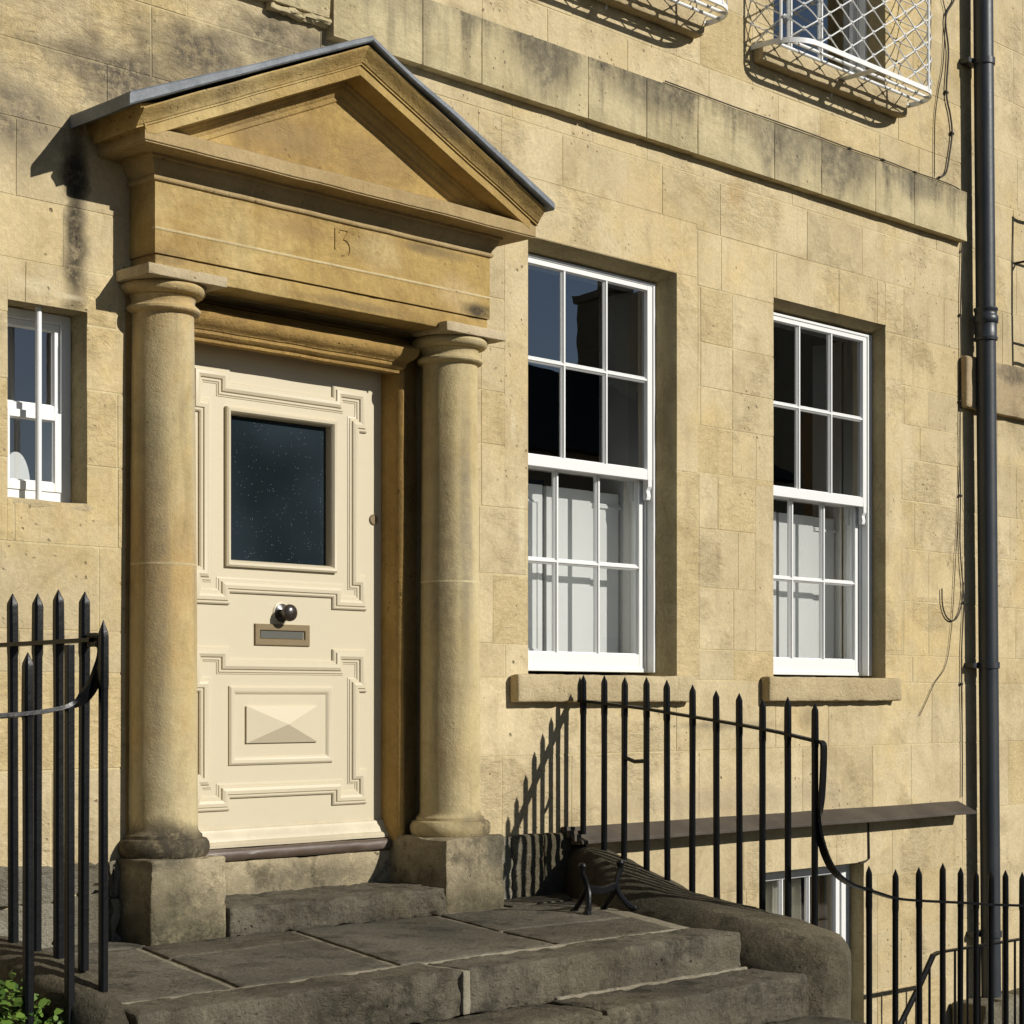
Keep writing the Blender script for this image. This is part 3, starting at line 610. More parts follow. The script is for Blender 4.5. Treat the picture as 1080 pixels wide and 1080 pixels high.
# incised numerals 1 and 3
def cutter():
    c=MB()
    def slab(poly):
        A=[(x,YF-.02,z) for x,z in poly]; B=[(x,YF+.0045,z) for x,z in poly]; c.grid([A,B],closed_u=True); c.cap(A); c.cap(B[::-1])
    T,B=3.030,2.938
    slab([(-.021,B),(-.005,B),(-.0085,B+.006),(-.0085,T),(-.0145,T),(-.027,T-.012),(-.026,T-.016),(-.0175,T-.011),(-.0175,B+.006)])
    return c
def stroke(pts,w):
    c=MB(); P=[Vector((x,0,z)) for x,z in pts]; L=[];Rr=[]
    for i,p in enumerate(P):
        d=(P[min(i+1,len(P)-1)]-P[max(i-1,0)]).normalized(); n=Vector((-d.z,0,d.x)); ww=w[i]/2
        L.append(p+n*ww); Rr.append(p-n*ww)
    poly=L+Rr[::-1]
    A=[(q.x,YF-.02,q.z) for q in poly]; B=[(q.x,YF+.0045,q.z) for q in poly]
    for i in range(len(P)-1):
        pass
    c.grid([A,B],closed_u=True); k=len(P)
    for i in range(k-1):
        c.face([A[i],A[i+1],A[2*k-2-i],A[2*k-1-i]]); c.face([B[i],B[2*k-1-i],B[2*k-2-i],B[i+1]])
    return c
def arc(cx,cz,rx,rz,a0,a1,n=12): return [(cx+rx*math.cos(R_(a0+(a1-a0)*k/n)),cz+rz*math.sin(R_(a0+(a1-a0)*k/n))) for k in range(n+1)]
cuts=[cutter()]
cuts.append(stroke([(.014,3.014),(.016,3.026),(.060,3.026)],[.004,.007,.007]))
cuts.append(stroke([(.060,3.027),(.048,3.009),(.036,2.988)],[.004,.006,.005]))
cuts.append(stroke([(.034,2.988)]+arc(.040,2.952,.030,.034,100,-80,14)+[(.022,2.916)],[.006]+[.006+.006*math.sin(math.pi*k/14) for k in range(15)]+[.004]))
for i,c in enumerate(cuts):
    co=c.build('numeral_cutter',M['portico'],None)
    md=frz.modifiers.new('cut','BOOLEAN'); md.object=co; md.solver='EXACT'; md.operation='DIFFERENCE'
    frz.modifiers.move(len(frz.modifiers)-1,i)
    co.hide_render=True; co.hide_viewport=False
dg=bpy.context.evaluated_depsgraph_get(); dg.update()
me=bpy.data.meshes.new_from_object(frz.evaluated_get(dg)); frz.modifiers.clear(); frz.data=me
for o_ in [o_ for o_ in COL.objects if o_.name.startswith('numeral_cutter')]: bpy.data.objects.remove(o_)

# lower fascia (architrave) set back, worn lower edge
m=MB(); m.rbox(-.930,.925,YF+.010,.003,2.692,2.772,r=.006,cell=.05,amp=.003,fr=8)
m.box(-.60,.60,.0,.12,2.70,2.78)
m.rbox(-.9385,.9305,YF-.0012,YF+.03,2.862,2.878,r=.003,cell=.05,amp=.0008)   # pale mortar line
m.build('architrave',M['portico'],frz)
m=MB(); m.rbox(-.9395,.9315,YF-.0022,YF+.02,2.866,2.876,r=.002,cell=.05,amp=.0008); m.build('mortar_line',M['mortar'],frz)
# horizontal cornice : plan path around the block
CP=[(0,3.060),(-.0,3.068)]
HC=[(0.0,3.056),(.010,3.060),(.013,3.066),(.013,3.076),(.004,3.079),(.008,3.090),(.020,3.108),(.030,3.128),(.032,3.138),(.042,3.142),(.044,3.153),(.146,3.152),(.146,3.158),(.150,3.158),(.152,3.160),(.152,3.206),(.146,3.212),(.02,3.262),(0,3.262)]
path=[(-.938,.003,0),(-.938,YF,0),(.930,YF,0),(.930,.003,0)]
m=MB(); m.sweep(path,(0,0,1),HC,side=-1,seg=.07,wob=.0022); m.build('horizontal_cornice',M['cornice'],frz,ang=25)
# pale weathered nose of the cornice
# tympanum
m=MB(); m.face([(-1.0,-.198,3.20),(1.0,-.198,3.20),(0,-.198,3.66)],.7)
m.build('tympanum',M['portico'],frz,recalc=False)
# raking cornice: profile u = distance below the top line, w = outward from y=0
sl=math.atan(.452); mslope=.452
RC=[(0.0,0.05),(0,.388),(.006,.392),(.012,.388),(.022,.378),(.036,.362),(.048,.351),(.056,.347),(.060,.341),(.066,.341),(.066,.05)]
RK=[(.0655,.05),(.0655,.334),(.1045,.334),(.106,.330),(.108,.240),(.119,.236),(.124,.229),(.136,.226),(.148,.218),(.158,.209),(.175,.206),(.178,.201),(.182,.196),(.182,.05)]
XE=1.135; zt=3.772
def clip(o,z,keep_above=True):
    bm=bmesh.new(); bm.from_mesh(o.data); bmesh.ops.bisect_plane(bm,geom=bm.verts[:]+bm.edges[:]+bm.faces[:],plane_co=(0,0,z),plane_no=(0,0,-1),clear_outer=True); bm.to_mesh(o.data); bm.free()
m=MB(); m.sweep([(-XE,0,zt-mslope*XE),(0,0,zt),(1.085,0,zt-mslope*1.085)],(0,-1,0),RC,side=-1,ends=((0,0,-1),(0,0,-1)),seg=.09,wob=.0028)
m.build('raking_cyma',M['portico'],frz,ang=25)
XK=1.083; m=MB(); m.sweep([(-XK,0,zt-mslope*XK),(0,0,zt),(1.04,0,zt-mslope*1.04)],(0,-1,0),RK,side=-1,ends=((0,0,-1),(0,0,-1)),seg=.09,wob=.002)
o_=m.build('raking_cornice',M['portico'],frz,ang=25); clip(o_,3.185)
# eave returns at both ends
for s in(-1,1):
    m=MB()
    # side profile: offset outward from |x|=.938, z
    SP=[(.05,3.16),(.142,3.170),(.146,3.19),(.160,3.205),(.176,3.222),(.196,3.246),(.198,3.258),(.198,3.275),(.05,3.32)]
    if s>0: SP=[(u-.036 if u>.15 else u-.005,z+.008) for u,z in SP]
    A=[(s*(.938+u),-.334-(u-.146)*.7 if u>.146 else -.33,z) for u,z in SP]; B=[(s*(.938+u),.003,z) for u,z in SP]
    rings=[[(a[0],a[1]+(b[1]-a[1])*k/8,a[2]) for a,b in zip(A,B)] for k in range(9)]
    m.grid(rings,closed_u=True); m.cap(A); m.cap(B[::-1]); m.build('eave_return',M['portico'],frz,ang=25)
# side walls of the pediment block (stone infill behind)
m=MB(); A=[(-1.0,-.19,3.15),(1.0,-.19,3.15),(0,-.19,3.62)]; B=[(x,.003,z) for x,y,z in A]; m.grid([A,B],closed_u=True); m.cap(A); m.cap(B[::-1]); m.build('pediment_core',M['portico'],frz)
# lead roof
m=MB()
top=[(-1.215,3.286),(-1.21,3.294),(-.6,3.550),(0,3.806),(.6,3.540),(1.105,3.315),(1.115,3.308)]
bot=[(-1.215,3.240),(-.6,3.518),(0,3.780),(.6,3.508),(1.115,3.272)]
def dense(pts,n=12):
    o=[]
    for a,b in zip(pts,pts[1:]):
        k=max(1,int(n*abs(b[0]-a[0])/.6)); o+=[(a[0]+(b[0]-a[0])*i/k,a[1]+(b[1]-a[1])*i/k) for i in range(k)]
    return o+[pts[-1]]
T=dense(top);Bt=dense(bot)
def wv(x,y,z,k): return z+k*noise.noise(Vector((x*4,y*6,z)))
loop=[(x,z,1) for x,z in T]+[(x,z,0) for x,z in Bt[::-1]]
rings=[]
for y in(-.418,-.412,-.405,-.3,-.2,-.1,.003):
    d=.006 if y<-.415 else 0
    rings.append([(x,y+.006*noise.noise(Vector((x*3,1,z)))*(y<-.35),wv(x,y,z,.006)-(d if t else -d)) for x,z,t in loop])
m.grid(rings,closed_u=True)
i0=len(m.v); 
# front cap as quad strip
front=rings[0]; nT=len(T); nB=len(Bt)
def strip(r):
    t=r[:nT]; b=r[nT:][::-1]; n=min(nT,nB)
    for i in range(n-1):
        m.face([b[i],b[i+1],t[min(i+(nT-nB),nT-1)+1] if nT>nB else t[i+1],t[i+(nT-nB)] if nT>nB else t[i]])
m.cap(front[::-1]); m.cap(rings[-1])
m.build('lead_roof',M['lead'],frz,ang=30)
# lead upstand against the wall
m=MB(); m.sweep([(-.62,-.004,3.53),(-.05,-.004,3.775)],(0,-1,0),[(0,0),(0,.010),(.03,.008),(.034,0)],side=1,seg=.06,wob=.012); m.build('lead_flashing',M['trim'],frz)

# columns
def column(cx,label):
    m=MB(); cy=-.045
    sh=[(.142,.476)]
    for k in range(0,33):
        z=.49+(2.545-.49)*k/32; t=(z-.49)/2.055
        r=.142-.0145*t**1.5
        sh.append((r,z))
    sh+= [(.1285,2.552),(.139,2.557)]
    prof=[(.10,.366),(.176,.368),(.186,.382),(.190,.402),(.187,.424),(.177,.438),(.160,.443),(.159,.456),(.150,.462),(.145,.470)]+sh+[(.148,2.560),(.154,2.568),(.154,2.577),(.147,2.584),(.140,2.586),(.139,2.591),(.1315,2.594),(.1315,2.612),(.137,2.620),(.1395,2.622),(.1395,2.627),(.152,2.628),(.165,2.634),(.174,2.644),(.177,2.655),(.173,2.666),(.163,2.673),(.10,2.674)]
    m.lathe(cx,cy,prof,64,wob=.0016)
    c=m.build('column',M['column'],frz,ang=35); c['label']=label
    m=MB(); m.rbox(cx-.193,cx+.190,-.228,.01,2.672,2.7165,r=.005,cell=.03,amp=.003,fr=10); m.build('abacus',M['trim'],frz)
    m=MB(); jz=1.545+(.0); m.lathe(cx,cy,[(.1362,jz-.005),(.1375,jz-.004),(.1375,jz+.004),(.1362,jz+.005)],48,wob=.001)
    m.build('column_joint',M['mortar'],frz)
    return c
column(-.808,'left weathered stone column with sooty base'); column(.803,'right grey-streaked stone column')
m=MB(); m.rbox(-1.0,-.632,-.242,.14,.02,.368,r=.012,cell=.022,amp=.008,tone=.55); m.rbox(-1.003,-.629,-.245,.14,.02,.185,r=.022,cell=.022,amp=.010,tone=.45); m.build('column_plinth',M['plinth'],frz,ang=45)
m=MB(); m.rbox(.592,.965,-.242,.15,.02,.372,r=.012,cell=.022,amp=.008,tone=.55); m.rbox(.589,.968,-.245,.15,.02,.17,r=.024,cell=.022,amp=.012,tone=.45); m.build('column_plinth',M['plinth'],frz,ang=45)

# ------------------------------------------------------------------ entrance steps
steps=thing('entrance_steps','broad worn dark stone steps and flagged landing before the front door','steps',(-.4,-1.0,.04))
m=MB(); m.rock([(-.63,-.262),(.560,-.285),(.60,.20),(-.63,.20)],.03,.158,r=.016,cell=.018,amp=.013,fr=7,tone=.6); m.build('door_step',M['step'],steps,ang=50)
# landing flags
fl=[[(-1.95,-1.375),(-1.445,-1.36),(-1.09,-.265),(-1.72,-.265)],[(-1.425,-1.36),(-.715,-1.355),(-.45,-.60),(-1.185,-.62)],[(-1.18,-.61),(-.45,-.59),(-.33,-.27),(-1.075,-.27)],
    [(-.695,-1.355),(.115,-1.36),(.46,-.29),(-.31,-.27)],[(.14,-1.36),(.86,-1.365),(1.05,-.95),(.275,-.90)],[(.28,-.885),(1.05,-.93),(1.35,-.29),(.50,-.29)],[(-1.72,-.255),(-1.02,-.255),(-1.02,.0),(-1.72,.0)],[(.98,-.28),(1.40,-.28),(1.62,-.03),(.98,-.03)]]
for k,q in enumerate(fl):
    m=MB(); cx_=sum(a for a,b in q)/4; cy_=sum(b for a,b in q)/4; q=[(a+(cx_-a)/abs(cx_-a)*.007,b+(cy_-b)/abs(cy_-b)*.006) for a,b in q]; m.rock(q,-.06,.0425+rnd.uniform(-.001,.002),r=.007,cell=.03,amp=.003,fr=6,tone=[.6,.35,.4,.55,.4,.5,.5,.4][k]); m.build('flagstone',M['flag'],steps,ang=50)
m=MB(); m.rock([(-1.95,-1.40),(.95,-1.40),(1.6,.0),(-1.6,.0)],-.10,.034,r=.01,cell=.05,amp=.004); m.build('pointing',M['pointing'],steps)
def tread(q,z0,z1,t,name='step'):
    m=MB(); m.rock(q,z0,z1,r=.013,cell=.02,amp=.009,fr=6,tone=t); m.build(name,M['step'],steps,ang=50)
tread([(-1.99,-1.60),(-.62,-1.605),(-.62,-1.376),(-1.96,-1.386)],-.13,.042,.45)
tread([(-.595,-1.605),(.975,-1.615),(.93,-1.376),(-.595,-1.376)],-.13,.040,.55)
tread([(-2.1,-1.90),(-.20,-1.90),(-.20,-1.615),(-2.1,-1.615)],-.29,-.118,.4)
tread([(-.19,-1.905),(1.02,-1.915),(1.04,-1.62),(-.19,-1.62)],-.29,-.116,.6)
tread([(-2.3,-2.22),(-.6,-2.22),(-.6,-1.91),(-2.3,-1.91)],-.45,-.275,.5); tread([(-.59,-2.22),(1.05,-2.22),(1.05,-1.925),(-.59,-1.915)],-.45,-.275,.35)
tread([(-2.3,-2.55),(1.05,-2.55),(1.05,-2.23),(-2.3,-2.23)],-.72,-.435,.5)
# pale pointing left along the riser foot
m=MB(); m.rock([(-.15,-1.627),(1.0,-1.632),(1.0,-1.600),(-.15,-1.600)],-.13,-.108,r=.008,cell=.02,amp=.008,fr=14)
m.rock([(-.625,-1.612),(-.59,-1.612),(-.59,-1.376),(-.625,-1.376)],-.12,.036,r=.006,cell=.02,amp=.005)
m.rock([(-1.9,-1.39),(.9,-1.385),(.9,-1.360),(-1.9,-1.362)],-.02,.041,r=.006,cell=.03,amp=.006,fr=10); m.build('mortar_joint',M['pointing'],steps)
m=MB(); m.box(-2.2,1.2,-1.37,-.0,-.8,-.07); m.box(-2.25,1.05,-1.9,-1.37,-.8,-.14); m.build('step_core',M['step'],steps)

# ------------------------------------------------------------------ flank walls with coping
def lerp(tab,y):
    for (a,b),(c,d) in zip(tab,tab[1:]):
        if (y-a)*(y-c)<=0: return b+(d-b)*(y-a)/(c-a)
    return tab[-1][1] if abs(y-tab[-1][0])<abs(y-tab[0][0]) else tab[0][1]
def flank(name,label,ys,xin,xcr,zcr,xout,zbase,nose_y,nose_len,mirror=False):
    m=MB(); rings=[]
    for y in ys:
        a,c,zc,o=lerp(xin,y),lerp(xcr,y),lerp(zcr,y),lerp(xout,y)
        k=max(0,(nose_y-y)/nose_len); k=min(k,1)
        if k>0:
            q=math.sqrt(max(0,1-k*k)); mid=a+(o-a)*.42; a=mid+(a-mid)*(.35+.65*q); o=mid+(o-mid)*(.25+.75*q); c=mid+(c-mid)*(.3+.7*q); zc-=.05*(1-q)
        zl=zc-.15; ring=[(a,y,zbase),(a,y,zl-.03),(a+.012,y,zl),(a+(c-a)*.5,y,zl+.095),(a+(c-a)*.85,y,zc-.022),(c,y,zc),(c+(o-c)*.6,y,zc-.004),(c+(o-c)*.88,y,zc-.016),(c+(o-c)*.98,y,zc-.045),(o,y,zc-.09),(o,y,zc-.3),(o,y,zbase)]
        # refine
        rr=[]
        for p,q_ in zip(ring,ring[1:]):
            n=max(1,int((Vector(q_)-Vector(p)).length/.045)); rr+=[Vector(p)+(Vector(q_)-Vector(p))*i/n for i in range(min(n,8))]
        rr.append(Vector(ring[-1])); rings.append(rr)
    n=min(len(r_) for r_ in rings)
    # resample all to the same count
    def resample(r_,N):
        L=[0]
        for p,q_ in zip(r_,r_[1:]): L.append(L[-1]+(q_-p).length)
        out=[]
        for i in range(N):
            t=L[-1]*i/(N-1); j=max(k for k in range(len(L)) if L[k]<=t+1e-9); j=min(j,len(r_)-2)
            out.append(r_[j]+(r_[j+1]-r_[j])*((t-L[j])/max(1e-9,L[j+1]-L[j])))
        return out
    rings=[resample(r_,60) for r_ in rings]
    for r_ in rings:
        for i,p in enumerate(r_):
            k=.009*noise.noise(p*3)+.005*noise.noise(p*11)+.005*noise.noise(p*26)
            r_[i]=p+Vector((k*(1 if i>30 else -1),0,k))
    m.grid(rings); m.cap(rings[0]); m.cap(rings[-1][::-1])
    o=m.build(name,M['coping'],None,ang=50,loc=(lerp(xin,ys[0]),-.8,0)); tag(o,label,'wall'); return o
ys=[.0-i*.05 for i in range(0,33)]+[-1.65-.03*i for i in range(12)]
ys=[y for y in ys if y>=-1.83]+[-1.838]
flank('flank_wall','low sloping stone coping wall right of the steps under the railing',ys,[(0,1.60),(-.11,1.55),(-.61,1.26),(-1.2,1.10),(-1.45,1.09),(-1.64,1.11),(-2.1,1.14)],[(0,1.66),(-.5,1.47),(-1.2,1.30),(-1.5,1.24),(-2.1,1.26)],
      [(0,.272),(-.24,.262),(-.5,.188),(-.8,.110),(-1.2,.062),(-1.6,.018),(-2.1,-.03)],[(0,1.80),(-1.2,1.72),(-2.1,1.56)],-1.2,-1.50,.34)
ys=[.0-i*.05 for i in range(0,25)]+[-1.24-.03*i for i in range(14)]
flank('flank_wall','stone coping wall with rounded end below the spiked railing on the left',ys,[(0,-1.80),(-.6,-1.86),(-1.7,-1.99)],[(0,-2.02),(-1.7,-2.05)],
      [(0,.245),(-1.0,.225),(-1.3,.20),(-1.62,.12)],[(0,-2.22),(-1.7,-2.20)],-1.2,-1.36,.28)

# ------------------------------------------------------------------ railings
def spike_bar(m,x,y,z0,z1,w=.0135,rz=None,tip=.042):
    jx,jy=rnd.uniform(-.004,.004),rnd.uniform(-.004,.004)
    zs=[z0,z0+(z1-z0)*.33,z0+(z1-z0)*.66,z1-tip-.16,z1-tip-.145,z1-tip,z1-tip*.75,z1]; ws=[1,1,1,1.0,1.12,1.05,1.0,.08]
    rings=[]
    for k,(z,q) in enumerate(zip(zs,ws)):
        ww=w*q*(1+rnd.uniform(-.03,.03)); ox=jx*(z-z0)/(z1-z0)+rnd.uniform(-.0008,.0008); oy=jy*(z-z0)/(z1-z0)
        a=.22
        c=[(-ww,-ww*.55),(-ww*.55,-ww),(ww*.55,-ww),(ww,-ww*.55),(ww,ww*.55),(ww*.55,ww),(-ww*.55,ww),(-ww,ww*.55)]
        rings.append([(x+ox+p,y+oy+q_,z) for p,q_ in c])
    m.grid(rings,closed_u=True); m.cap(rings[0][::-1]); m.cap(rings[-1])
def ribbon(m,pts,hw,ht,norms):
    """flat bar: hw half width along norms[i] vertical-ish, ht half thickness"""
    P=[Vector(p) for p in pts]; rings=[]
    for i,p in enumerate(P):
        d=(P[min(i+1,len(P)-1)]-P[max(i-1,0)]).normalized(); u=Vector(norms[i]); u=(u-d*u.dot(d)).normalized(); w=d.cross(u).normalized()
        rings.append([p+u*hw+w*ht,p+u*hw-w*ht,p-u*hw-w*ht,p-u*hw+w*ht])
    m.grid(rings,closed_u=True); m.cap(rings[0][::-1]); m.cap(rings[-1])
def catmull(pts,n=8):
    P=[Vector(p) for p in pts]; out=[]
    for i in range(len(P)-1):
        a,b,c,d=P[max(i-1,0)],P[i],P[i+1],P[min(i+2,len(P)-1)]
        for k in range(n):
            t=k/n; out.append(.5*((2*b)+(c-a)*t+(2*a-5*b+4*c-d)*t*t+(3*b-a-3*c+d)*t**3))
    return out+[P[-1]]
# right flank railing
XR=1.682
rr=thing('railing','black spiked iron railing climbing to the wall beside the steps, under the first sill','railing',(XR,-.8,.1))
bars=[(-.083,.16,1.123),(-.222,.13,1.121),(-.351,.10,1.111),(-.497,.07,1.110),(-.628,.05,1.095),(-.779,.02,1.072),(-.926,-.0,1.044),(-1.059,-.03,1.031),(-1.19,-.05,1.004),(-1.333,-.08,1.013),(-1.479,-.10,.985)]
for y,z0,z1 in bars:
    m=MB(); spike_bar(m,XR,y,z0-.05,z1); m.build('railing_bar',M['iron'],rr)
m=MB(); tr=[(XR,.0,1.0),(XR,-.4,.972),(XR,-.9,.905),(XR,-1.2,.868),(XR,-1.494,.816)]
# rail height read against the bars
tr=[(XR,.004,1.0),(XR,-.2,.985),(XR,-.5,.955),(XR,-.8,.918),(XR,-1.1,.880),(XR,-1.3,.850),(XR,-1.49,.815)]
ribbon(m,tr,.0065,.019,[(0,0,1)]*len(tr)); m.build('top_rail',M['iron'],rr)
m=MB(); m.tube([(XR,-.351,.72),(XR,-.42,.70),(XR,-.497,.705)],.010,6); m.build('brace',M['iron'],rr)
# twisted strap dropping to the street railing
sw=catmull([(XR,-1.49,.815),(XR+.008,-1.515,.808),(XR+.012,-1.52,.77),(XR+.010,-1.515,.62),(XR+.004,-1.505,.464),(1.70,-1.50,.38),(1.745,-1.50,.29),(1.82,-1.50,.215),(1.94,-1.50,.158),(2.083,-1.50,.125)],5)
m=MB(); nn=[]
for p in sw: nn.append(Vector((1,.05,.0)) if p.z>.6 else Vector((0,1,0))*1.0)
nn=[]
for i,p in enumerate(sw):
    t=max(0,min(1,(.55-p.z)/.22)); nn.append(Vector((1-t,t*1.0+.02,0)))
ribbon(m,sw,.019,.006,nn); m.build('swept_strap',M['iron'],rr)

# street railing on the right
sr=thing('railing','black spiked street railing guarding the sunken area at lower right','railing',(2.9,-1.5,-.9))
XB=[2.083,2.295,2.505,2.706,2.867,3.011,3.155,3.303,3.459,3.60,3.74,3.88]
ZT=[.235,.206,.203,.210,.180,.158,.147,.138,.118,.11,.10,.09]
for x,z in zip(XB,ZT): m=MB(); spike_bar(m,x,-1.5,-.98,z,w=.0125); m.build('railing_bar',M['iron'],sr)
m=MB(); pts=catmull([(2.05,-1.5,.130),(2.12,-1.5,.112),(2.295,-1.5,.070),(2.505,-1.5,.043),(2.867,-1.5,.006),(3.155,-1.5,-.025),(3.459,-1.5,-.054),(3.95,-1.5,-.10)],4)
ribbon(m,pts,.006,.017,[(0,0,1)]*len(pts)); m.build('top_rail',M['iron'],sr)
m=MB(); m.rbox(1.85,8,-1.66,-1.36,-1.12,-.94,r=.02,cell=.08,amp=.006); kerb=m.build('area_kerb',M['coping'],None,loc=(3,-1.5,-1)); tag(kerb,'stone kerb carrying the street railing at lower right','kerb')

# left railing
XL=-2.08
lr=thing('railing','tall black spiked railing with a swooping lower rail left of the doorway','railing',(XL,-1.2,.2))
for y,z0,z1 in((-1.036,.2,1.341),(-1.172,.2,1.336),(-1.303,.2,1.343),(-1.442,.2,1.331),(-.90,.2,1.341),(-.76,.2,1.34)):
    m=MB(); spike_bar(m,XL,y,z0-.03,z1,w=.0145); m.build('railing_bar',M['iron'],lr)
m=MB(); spike_bar(m,-2.084,-1.555,.04,1.240,w=.0130,tip=.05); m.build('railing_bar',M['iron'],lr)
m=MB(); m.box(-2.190,-2.166,-1.53,-1.506,-.35,1.165); m.build('stay_bar',M['iron'],lr,bevel=.003)
m=MB(); spike_bar(m,-2.313,-1.51,-.5,1.140,w=.0145); m.build('railing_bar',M['iron'],lr)
m=MB(); spike_bar(m,-2.46,-1.51,-.5,1.110,w=.0145); m.build('railing_bar',M['iron'],lr)
m=MB(); pts=[(XL,.004,1.175),(XL,-.5,1.176),(XL,-1.0,1.177),(XL,-1.50,1.182)]; ribbon(m,pts,.0065,.019,[(0,0,1)]*4); m.build('top_rail',M['iron'],lr)
sw=catmull([(XL,-1.47,1.182),(-2.078,-1.515,1.180),(-2.082,-1.53,1.15),(-2.084,-1.53,1.10),(-2.098,-1.525,1.050),(-2.130,-1.52,1.008),(-2.175,-1.515,.982),(-2.274,-1.51,.963),(-2.40,-1.51,.953),(-2.8,-1.51,.94)],6)
nn=[]
for i,p in enumerate(sw):
    t=i/(len(sw)-1)
    s_=max(0,min(1,(t-.05)/.15)); e_=max(0,min(1,(t-.5)/.2))
    nn.append(Vector((0,0,1)) if t<.02 else Vector((-.2+.2*e_,-1.0*max(.25,e_),1.0-.85*e_)))
m=MB(); ribbon(m,sw,.021,.006,nn); m.build('swept_strap',M['iron'],lr)

# handrail down in the area
hr=thing('handrail','thin dark iron handrail on the area stairs behind the street railing','handrail',(4.4,-.6,-1.5))
m=MB(); pts=[(3.55,-.6,-1.0),(3.73,-.6,-.80),(3.93,-.6,-.60),(4.06,-.6,-.452),(4.12,-.6,-.440),(5.1,-.6,-.447)]; ribbon(m,pts,.006,.016,[(0,0,1)]*len(pts)); m.build('top_rail',M['iron'],hr)
for k in range(11):
    x=3.62+.135*k; zt_=(-.92+(x-3.62)*1.06) if x<4.06 else -.446
    m=MB(); m.tube([(x,-.6,-2.2),(x,-.6,min(zt_,-.446))],.0075,8); m.build('baluster',M['iron'],hr)
m=MB(); m.tube([(3.5,-.6,-1.05),(3.73,-.6,-.80),(3.93,-.6,-.60),(4.06,-.6,-.455)],.017,8); m.build('sloping_rail',M['iron'],hr)

# boot scraper
bs=thing('boot_scraper','small black cast iron boot scraper on the landing by the coping','boot scraper',(1.12,-.70,.04))
def leg(x,y,s,name='leg'):
    m=MB(); m.tube(catmull([(x-.055*s,y-.05,.045),(x-.03*s,y-.035,.065),(x,y-.01,.115),(x+.004*s,y,.150),(x-.006*s,y+.004,.185),(x-.028*s,y+.004,.222),(x-.026*s,y+.004,.245)],5),[.016]*6+[.0135]*22+[.016]*3,8)
    m.tube(catmull([(x-.0*s,y+.075,.045),(x,y+.05,.075),(x,y+.015,.125),(x,y,.15)],4),.0125,8)
    m.lathe(x-.026*s,y+.004,[(.004,.235),(.016,.242),(.019,.252),(.014,.262),(.003,.267)],14); m.lathe(x-.058*s,y-.052,[(.018,.037),(.021,.045),(.014,.056),(.004,.06)],14); m.lathe(x,y+.078,[(.018,.037),(.020,.045),(.014,.055),(.004,.06)],12)
    m.build(name,M['iron'],bs)
leg(1.03,-.70,1); leg(1.235,-.70,-1)
m=MB(); ribbon(m,catmull([(1.03,-.70,.150),(1.07,-.70,.142),(1.13,-.70,.134),(1.19,-.70,.142),(1.235,-.70,.150)],4),.017,.006,[(0,0,1)]*17); m.build('scraper_blade',M['iron'],bs,bevel=.003)

# ------------------------------------------------------------------ drainpipe
dp=thing('drainpipe','tall dark grey iron drainpipe down the right side of the facade','drainpipe',(5.5,-.1,-2))
def px_(z): return 5.452+(4.9-z)*.0155
m=MB(); m.tube([(px_(z),-.105,z) for z in(-2.6,-.5,1.5,3.2,5.0,7.5)],.0625,28); m.build('pipe',M['pipe'],dp,ang=60)
for z in(3.43,):
    m=MB(); m.lathe(px_(z),-.105,[(.063,z-.14),(.074,z-.135),(.076,z-.118),(.070,z-.112),(.070,z-.03),(.078,z-.024),(.080,z),(.078,z+.02),(.071,z+.026),(.071,z+.05),(.077,z+.056),(.077,z+.07),(.063,z+.075)],28); m.build('socket_collar',M['pipe'],dp,ang=50)
for z in(1.22,5.07,-.5):
    m=MB(); m.lathe(px_(z),-.105,[(.063,z-.022),(.071,z-.02),(.071,z+.02),(.063,z+.022)],28); m.box(px_(z)-.12,px_(z)+.02,-.07,.0,z-.016,z+.016); m.build('bracket',M['pipe'],dp,ang=50)

# ------------------------------------------------------------------ neighbouring house
nb=thing('town_house','neighbouring honey stone house just beyond the dark drainpipe','house',(5.4,0,0))
ro=random.Random(9); NO=[(6.20,7.2,3.40,4.22)]
m=MB(); ashlar(m,5.364,11,COURSE[:16]+[2.2,2.55,2.86,3.2,3.55,3.9,4.25,4.6,4.95,5.3,5.7,6.1,6.5,7.0,7.5],NO,ro); nw=m.build('wall',M['wall'],nb,recalc=False)
m=MB(); backing(m,5.36,11,-3.2,7.5,NO,.0016,.36); m.build('mortar_backing',M['mortar'],nw,recalc=False)
m=MB(); reveal(m,NO[0],.0008,.36); m.build('window_reveal',M['reveal'],nw,recalc=False)
m=MB(); m.rbox(5.325,5.40,-.062,.0,2.86,3.19,r=.022,cell=.04,amp=.004); 
for a,b in((5.402,6.1),(6.102,7.0),(7.002,8.2)): m.rbox(a,b,-.055,.004,2.86,3.195,r=.006,cell=.08,amp=.004,tone=rnd.random())
g_=stone('neighbour_band_stone',(.46,.37,.22),(.40,.31,.19),dark=(.08,.07,.055),tone=.2,tooth=.6,pits=.6,rough_patch=.5,stains=[(5.95,3.14,.45,.09,.8,GREY,1)])
m.build('string_course',g_,nb,ang=40)
m=MB(); m.box(6.205,7.15,.14,.2,3.405,4.215); nwin=m.build('window',M['white'],nb)
m=MB(); m.face([(6.26,.138,3.46),(7.1,.138,3.46),(7.1,.138,4.16),(6.26,.138,4.16)]); m.build('window_glass',M['doorglass'],nwin,recalc=False)
wg=thing('window_guard','black iron window guard at the right edge on the neighbouring house','window guard',(6.6,-.1,3.3))
m=MB(); m.tube(catmull([(6.62,-.10,4.235),(6.10,-.10,4.235),(6.035,-.10,4.17),(6.035,-.10,3.36),(6.10,-.10,3.29),(6.62,-.10,3.29)],5),.011,8)
for z in(3.42,3.95): m.tube([(6.035,-.10,z),(7.1,-.10,z)],.008,8)
